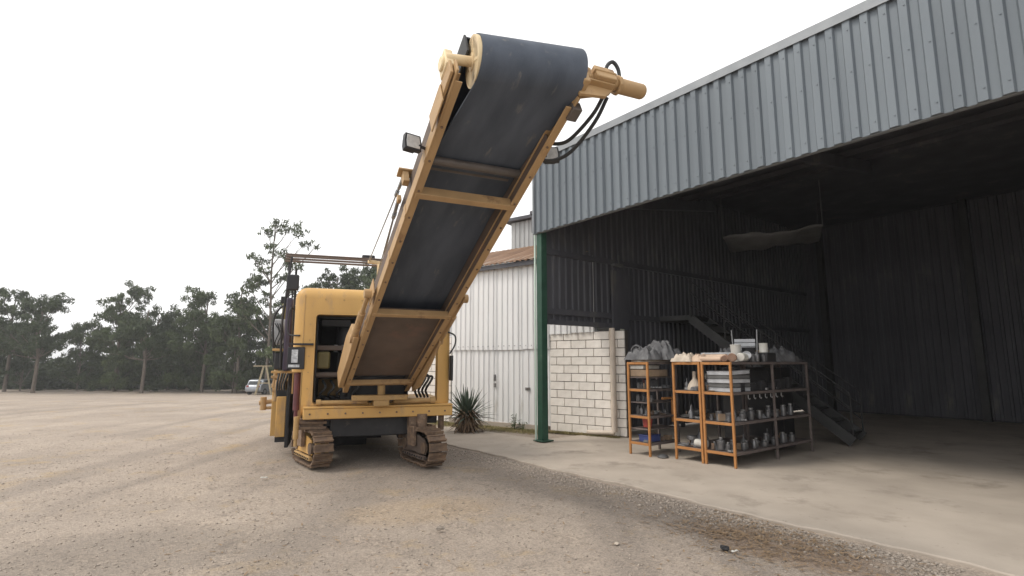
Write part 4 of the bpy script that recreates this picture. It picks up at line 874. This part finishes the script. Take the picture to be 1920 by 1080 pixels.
# ---------------------------------------------------------------- loose stones and litter
def straw():
    bl = []
    for k in range(2700):
        if k < 2000: t = random.gauss(5.75, .55); o = min(-1.65, random.gauss(-2.25, .3)); p = SHM @ Vector((t, o, 0))
        else: p = Vector((random.uniform(-3, 3), random.uniform(3, 8), 0)); 
        az = random.uniform(0, 6.28); bl.append(((p.x, p.y, -.006), (math.cos(az), math.sin(az), random.uniform(.02, .25)), random.uniform(.02, .075), random.choice((.003, .005, .011)), .1))
    tag(put('straw', blade_mesh(bl, 'straw', 'dry_straw')), 'dry straw and leaf litter on the yard by the apron', 'straw', kind='stuff')
straw()
def gravel():
    O = np.array([(1, 0, 0), (-1, 0, 0), (0, 1, 0), (0, -1, 0), (0, 0, 1), (0, 0, -1)], float)
    T = np.array([(0, 2, 4), (2, 1, 4), (1, 3, 4), (3, 0, 4), (2, 0, 5), (1, 2, 5), (3, 1, 5), (0, 3, 5)])
    n = 26000
    Y = 2.6 + 10 * rng.random(n) ** 1.7; X = (rng.random(n) * 2 - 1) * (Y * 1.0 + .6)
    S = .004 + .011 * rng.random(n) ** 3
    # coarser band along the apron edge
    k = 6500; tt = rng.random(k) * 8.5 - 1.4; off = -1.62 - np.abs(rng.normal(0, .28, k))
    c, s = math.cos(R(SH[1])), math.sin(R(SH[1]))
    X = np.concatenate([X, SH[0][0] + c * tt - s * off]); Y = np.concatenate([Y, SH[0][1] + s * tt + c * off]); S = np.concatenate([S, .006 + .02 * rng.random(k) ** 3])
    dx, dy = X - SH[0][0], Y - SH[0][1]; ly = -s * dx + c * dy
    keep = (ly < -1.6) & (Y > 1.5); X, Y, S = X[keep], Y[keep], S[keep]; n = len(X)
    near = np.exp(-((X / 11) ** 2)) * np.exp(-(((Y - 6) / 9) ** 2))
    Z = (.012 * np.sin(X * 1.7 + .6 * np.sin(Y * 1.1)) * np.sin(Y * 1.35 + 1) + .007 * np.sin(X * 4.1 + 2) * np.sin(Y * 3.7 + X) - .019) * near + S * .15
    a = rng.random(n) * 6.28; sc3 = S[:, None] * (.6 + .8 * rng.random((n, 3))) * np.array([1, 1, .65])
    P = O[None] * (1 + .35 * (rng.random((n, 6, 3)) - .5)) * sc3[:, None]
    ca, sa = np.cos(a)[:, None], np.sin(a)[:, None]
    P = np.stack([P[..., 0] * ca - P[..., 1] * sa + X[:, None], P[..., 0] * sa + P[..., 1] * ca + Y[:, None], P[..., 2] + Z[:, None]], -1)
    F = (T[None] + 6 * np.arange(n)[:, None, None]).reshape(-1, 3)
    m = mat('pebble', (.44, .375, .315), (.23, .2, .172), rough=.95, scale=45, detail=2)
    tag(put('gravel', quick_mesh('gravel', P.reshape(-1, 3), F, 'pebble')), 'loose gravel stones scattered over the yard', 'gravel', kind='stuff')
gravel()
def lump(name, label, cat, loc, r, m, seed, flat=.6):
    g = random.Random(seed); bm = bmesh.new(); bmesh.ops.create_icosphere(bm, subdivisions=2, radius=1)
    for v in bm.verts: v.co = Vector((v.co.x * r[0], v.co.y * r[1], v.co.z * r[2])) * g.uniform(.75, 1.2)
    me = bpy.data.meshes.new(name); bm.to_mesh(me); bm.free(); me.materials.append(MATS[m])
    return tag(put(name, me, None, 0, mrot(z=g.uniform(0, 180), loc=loc)), label, cat)
lump('stone', 'dark stone lying alone in the middle foreground gravel', 'stone', (-.7, 5.45, .006), (.045, .025, .018), 'stone', 1)
lump('stone', 'pale flat stone left of the reddish dirt', 'stone', (.93, 5.02, .004), (.035, .022, .01), 'cloth_cream', 2)
lump('stone', 'dark clod beside the white scrap in the foreground', 'stone', (1.84, 4.88, .012), (.04, .035, .025), 'dark', 3)
def scrap(loc, label, sx, sy, seed):
    m = MB(); g = random.Random(seed); n = 5; vs = []; fs = []
    for i in range(n):
        for j in range(n): vs.append((sx * (i / 4 - .5), sy * (j / 4 - .5), .006 + .014 * g.random()))
    for i in range(n - 1):
        for j in range(n - 1): k = i * n + j; fs.append((k, k + n, k + n + 1, k + 1))
    o = m.add(vs, fs).build('paper_scrap', 'white_plastic', M=mrot(z=g.uniform(0, 90), loc=loc)); s = o.modifiers.new('solid', 'SOLIDIFY'); s.thickness = .002
    tag(o, label, 'litter')
scrap((1.9, 4.82, -.004), 'white paper scrap beside the dark clod in the foreground', .06, .035, 4)
scrap((-3.46, 7.74, 0), 'white paper scrap on the gravel left of the tracks', .09, .05, 5)
# ---------------------------------------------------------------- trees
def tree(name, label, loc, h, clumps, m, group, trunk_r=.16, leaves=260, size=.26, lean=(0, 0), bare=.45):
    """tapered trunk and limbs; crown of leaf-sized faces gathered in clumps at limb ends"""
    z0 = float(ground_z(np.array(loc[0]), np.array(loc[1]))); e = empty(name, (loc[0], loc[1], z0), 0, label, 'tree', group)
    top = Vector((lean[0], lean[1], h * .93)); tp = [Vector((0, 0, -.2)), Vector((lean[0] * .2 + .1, lean[1] * .2, h * .35)), Vector((lean[0] * .6 - .12, lean[1] * .6, h * .65)), top]
    tb = MB(); tb.tube(tp, trunk_r, 8, 5, trunk_r * .25); V = []
    for cx, cy, cz, r in clumps:
        c = Vector((cx, cy, cz)); zt = max(h * bare * .8, cz - abs(cx) * .8 - .6 - r); t = min(1, zt / (h * .93)); b = Vector((lean[0] * t, lean[1] * t, zt))
        mid = b.lerp(c, .55) + Vector((random.uniform(-.2, .2), random.uniform(-.2, .2), -.12 * r)); tb.tube([b, mid, c], trunk_r * .32, 6, 4, trunk_r * .07)
        for k in range(3):
            tb.tube([mid.lerp(c, .3 * k), c + Vector((random.gauss(0, .6), random.gauss(0, .6), random.gauss(.1, .35))) * r], trunk_r * .12, 5, 1, trunk_r * .04)
        nl = int(leaves * (r / 1.2) ** 2)
        q = rng.normal(0, 1, (nl, 3)); q /= np.linalg.norm(q, axis=1)[:, None]; q *= (rng.random(nl) ** .45)[:, None] * r * np.array([1, 1, .8])
        sub = rng.integers(0, 11, nl); off = rng.normal(0, .5 * r, (11, 3)) * np.array([1, 1, .75]); V.append(q * .42 + off[sub] + np.array([cx, cy, cz]))
    tb.build('trunk', 'bark', e, smooth=60)
    C = np.concatenate(V); n = len(C); a = rng.normal(0, 1, (n, 3)); a /= np.linalg.norm(a, axis=1)[:, None]; a[:, 2] -= .5
    b = np.cross(a, rng.normal(0, 1, (n, 3))); b /= np.linalg.norm(b, axis=1)[:, None]; s = size * (.6 + .8 * rng.random(n))[:, None]
    P = np.stack([C - a * s * .7, C + b * s * .24, C + a * s * .7, C - b * s * .24], 1).reshape(-1, 3)
    put('crown', quick_mesh('crown', P, np.arange(4 * n).reshape(-1, 4), m), e)
def rc(n, w_, z0, z1, r0, r1, top=.5, seed=0):
    g = random.Random(seed); out = []
    for k in range(n):
        t = g.random(); z = z0 + (z1 - z0) * t; ww = w_ * (1 - (1 - top) * t ** 2); a = g.uniform(0, 6.28); rr = ww * math.sqrt(g.random())
        out.append((rr * math.cos(a), rr * math.sin(a), z, g.uniform(r0, r1)))
    return out
GR = 'trees beyond the yard'
# tall sparse eucalyptus behind the canopy's left end
euc = [(.3, 0, 15.2, .95), (1.3, .3, 15.0, .8), (-.9, 0, 14.6, .75), (2.6, 0, 14.4, .8), (3.4, .3, 13.6, .75), (4.6, .2, 13.2, .45), (.2, -.4, 12.7, .9), (1.5, 0, 12.2, 1.0), (-1.5, 0, 12.0, .85), (-2.5, .2, 12.3, .5),
       (2.5, 0, 11.3, .9), (-.8, 0, 11.0, .8), (-1.9, .2, 10.2, .85), (1.2, 0, 10.2, .9), (-2.3, 0, 9.2, .8), (-.6, .2, 8.8, .7), (2.2, .2, 9.0, .9), (-1.8, 0, 7.4, .8), (.9, .2, 7.8, .8), (-3.0, 0, 7.0, .7), (-2.2, .1, 6.2, .6), (2.6, .1, 7.2, .8)]
euc = [(a, b, c * 1.22, d * 1.05) for a, b, c, d in euc]
tree('eucalyptus_tree', 'tall thin eucalyptus with sparse airy crown rising beside the canopy', (-26.4, 58), 20, euc, 'leaf_mid', GR, .2, 300, .27, bare=.35)
S = -.0
spec = [  # u-direction placed by ground position: (x, y, h, width, n, mat, label)
 (-20.5, 62, 14.4, 3.0, 15, 'leaf_dark', 'dark rounded tree seen between canopy and hood, left of the white gap'),
 (-17.6, 64, 15.6, 3.0, 15, 'leaf_dark', 'tall tree whose top shows just above the canopy edge'),
 (-23.5, 66, 13.6, 2.6, 12, 'leaf_mid', 'loose tree seen right behind the black mirror'),
 (-15.2, 60, 13.6, 2.8, 14, 'leaf_mid', 'tree with open branches seen beside the conveyor frame'),
 (-30.6, 60, 13.0, 2.6, 12, 'leaf_mid', 'loose tree left of the tall eucalyptus'),
 (-35.5, 62, 12.0, 3.2, 16, 'leaf_mid', 'broad open tree two trees left of the tall eucalyptus'),
 (-41, 60, 10.0, 3.4, 17, 'leaf_dark', 'dense dark tree third to the left of the eucalyptus'),
 (-47, 64, 12.5, 3.4, 17, 'leaf_mid', 'tall bushy tree towards the left edge of the yard'),
 (-53, 60, 10.5, 3.4, 17, 'leaf_dark', 'dark low crowned tree near the left edge'),
 (-59, 63, 12.0, 3.6, 17, 'leaf_mid', 'last tree of the row at the left edge'),
]
for i, (x, y, h, wd, n, m, lb) in enumerate(spec):
    tree('tree', lb, (x, y), h, rc(n, wd, h * .42, h * .95, .9, 1.5, .55, i + 3), m, GR, .2, 640, .24)
bush = [(-29.6, 64, 9.2, 2.6), (-27.2, 66, 8.6, 2.4), (-32.6, 64, 9.2, 2.6), (-36.8, 64, 8.0, 2.6), (-42, 66, 9, 2.8), (-47.5, 65, 8, 2.8), (-53, 66, 8.6, 2.8), (-59, 65, 8.2, 2.8), (-23.2, 58, 9.4, 2.2), (-18.6, 58, 10, 2.2), (-14.6, 57, 9.8, 2.2), (-25.6, 62, 9.4, 2.2), (-31.2, 60.5, 8.4, 2.2)]
bl = ['leafy bush tree behind the pale trestle', 'bush tree half hidden by the side of the machine', 'round bush tree standing over the silver car', 'wide bush tree left of the silver car',
      'dark bush tree second left of the silver car', 'bush tree third left of the silver car', 'bush tree fourth left of the silver car', 'bush tree at the left end of the hedge row',
      'green bush tree showing just over the hood corner', 'green bush tree showing over the middle of the hood', 'green bush tree showing over the hood beside the conveyor', 'leafy bush tree right behind the foot of the tall eucalyptus', 'rounded bush tree directly left of the silver car']
for i, (x, y, h, wd) in enumerate(bush):
    tree('bush_tree', bl[i], (x, y), h, rc(20, wd, .7, h * .92, .8, 1.3, .75, 40 + i), ('leaf_mid', 'leaf_dark', 'leaf_pale')[i % 3] if i < 8 else ('leaf_pale' if i < 11 else 'leaf_mid'), 'bush trees behind the yard', .1, 800, .22, bare=.1)
def far_wood():
    n = 60000; X = -110 + 130 * rng.random(n); Y = 68 + 12 * rng.random(n); hmax = 5.5 + 1.8 * np.sin(X * .23) + 1.1 * np.sin(X * .61 + 2)
    Z = -1.75 + hmax * rng.random(n) ** 1.15 * (.55 + .45 * (Y - 68) / 12); C = np.stack([X, Y, Z], -1); a = rng.normal(0, 1, (n, 3)); a /= np.linalg.norm(a, axis=1)[:, None]
    b = np.cross(a, rng.normal(0, 1, (n, 3))); b /= np.linalg.norm(b, axis=1)[:, None]; s = (.2 + .25 * rng.random(n))[:, None]
    P = np.stack([C - a * s, C + b * s * .6, C + a * s, C - b * s * .6], 1).reshape(-1, 3)
    tag(put('woodland', quick_mesh('woodland', P, np.arange(4 * n).reshape(-1, 4), 'leaf_dark')), 'far dark woodland closing the yard', 'woodland', kind='stuff')
far_wood()

# ---------------------------------------------------------------- silver car and trestle at the far end of the yard
def car(loc, rz, label, paint='car_silver', s=1.0):
    z0 = float(ground_z(np.array(loc[0]), np.array(loc[1]))); e = empty('parked_car', (loc[0], loc[1], z0), rz, label, 'car')
    side = [(-2.05, .35), (-2.1, .75), (-2.0, .98), (-1.75, 1.08), (-1.55, 1.5), (-1.1, 1.6), (.2, 1.58), (.95, 1.1), (1.75, .98), (2.05, .75), (2.1, .4), (1.75, .3), (-1.7, .3)]
    MB().prism(side, -.86, .86, 'y').build('body', paint, e, bevel=.09, seg=3)
    for sy in (-1, 1):
        a, b = sorted((sy * .862, sy * .85)); 
        for poly in ([(-1.5, 1.08), (-1.38, 1.44), (-.6, 1.5), (-.6, 1.08)], [(-.52, 1.08), (-.52, 1.5), (.12, 1.48), (.72, 1.1)]): MB().prism(poly, a, b, 'y').build('side_window', 'car_glass', e)
        for xx in (-1.3, 1.3):
            wl = MB().cyl((xx, sy * .68, .33), (xx, sy * .88, .33), .33, n=20).build('wheel', 'rubber', e); MB().cyl((xx, sy * .88, .33), (xx, sy * .89, .33), .2, n=14).build('rim', 'steel', wl)
        MB().bx(-2.09, -1.95, sy * .6 - .12, sy * .6 + .12, .8, .98).build('tail_light', 'red_plastic', e, bevel=.02)
        MB().bx(1.92, 2.06, sy * .6 - .14, sy * .6 + .14, .7, .84).build('headlight', 'lamp_glass', e, bevel=.02)
        MB().bx(.7, .85, sy * .9 - .06, sy * .9 + .06, 1.08, 1.2).build('door_mirror', paint, e, bevel=.02)
    MB().prism([(-.72, 1.1), (.72, 1.1), (.62, 1.46), (-.62, 1.46)], 0, .012, 'x', Matrix.Translation((-1.79, 0, 0)) @ Matrix.Translation((0, 0, 1.1)) @ Matrix.Rotation(R(26), 4, 'Y') @ Matrix.Translation((0, 0, -1.1))).build('rear_window', 'car_glass', e)
    MB().prism([(-.74, 1.12), (.74, 1.12), (.64, 1.62), (-.64, 1.62)], 0, .012, 'x', Matrix.Translation((.97, 0, 0)) @ Matrix.Translation((0, 0, 1.12)) @ Matrix.Rotation(R(-57), 4, 'Y') @ Matrix.Translation((0, 0, -1.12))).build('windscreen', 'car_glass', e)
    return e
car((-26.3, 57.5), 84, 'silver hatchback parked at the far left end of the yard')
tr = empty('timber_trestle', (-25.2, 55, float(ground_z(np.array(0.), np.array(55.)))), 20, 'pale timber trestle standing behind the silver car', 'trestle')
for sy in (-.5, .5):
    for sx in (-1, 1): MB().bar((sx * .75, sy, -.05), (sx * .12, sy, 2.9), .1, .1).build('leg', 'wood_pale', tr)
MB().bar((-1.0, -.55, 2.9), (.6, .55, 2.9), .1, .12).build('top_beam', 'wood_pale', tr)
MB().bar((-.45, -.5, 1.2), (.45, -.5, 1.2), .08, .1).build('brace', 'wood_pale', tr)

# ---------------------------------------------------------------- hazy air
hz = bpy.data.materials.new('haze_air'); hz.use_nodes = True; hn = hz.node_tree; hn.nodes.clear()
ho = hn.nodes.new('ShaderNodeOutputMaterial'); pv = hn.nodes.new('ShaderNodeVolumePrincipled')
pv.inputs['Color'].default_value = (.92, .93, .95, 1); pv.inputs['Density'].default_value = .001; pv.inputs['Anisotropy'].default_value = .2
hn.links.new(pv.outputs[0], ho.inputs['Volume']); MATS['haze_air'] = hz
tag(MB().bx(-720, 720, -14, 1420, -3.2, 21).build('haze', 'haze_air', smooth=None), 'pale humid haze over the yard', 'haze', kind='stuff')
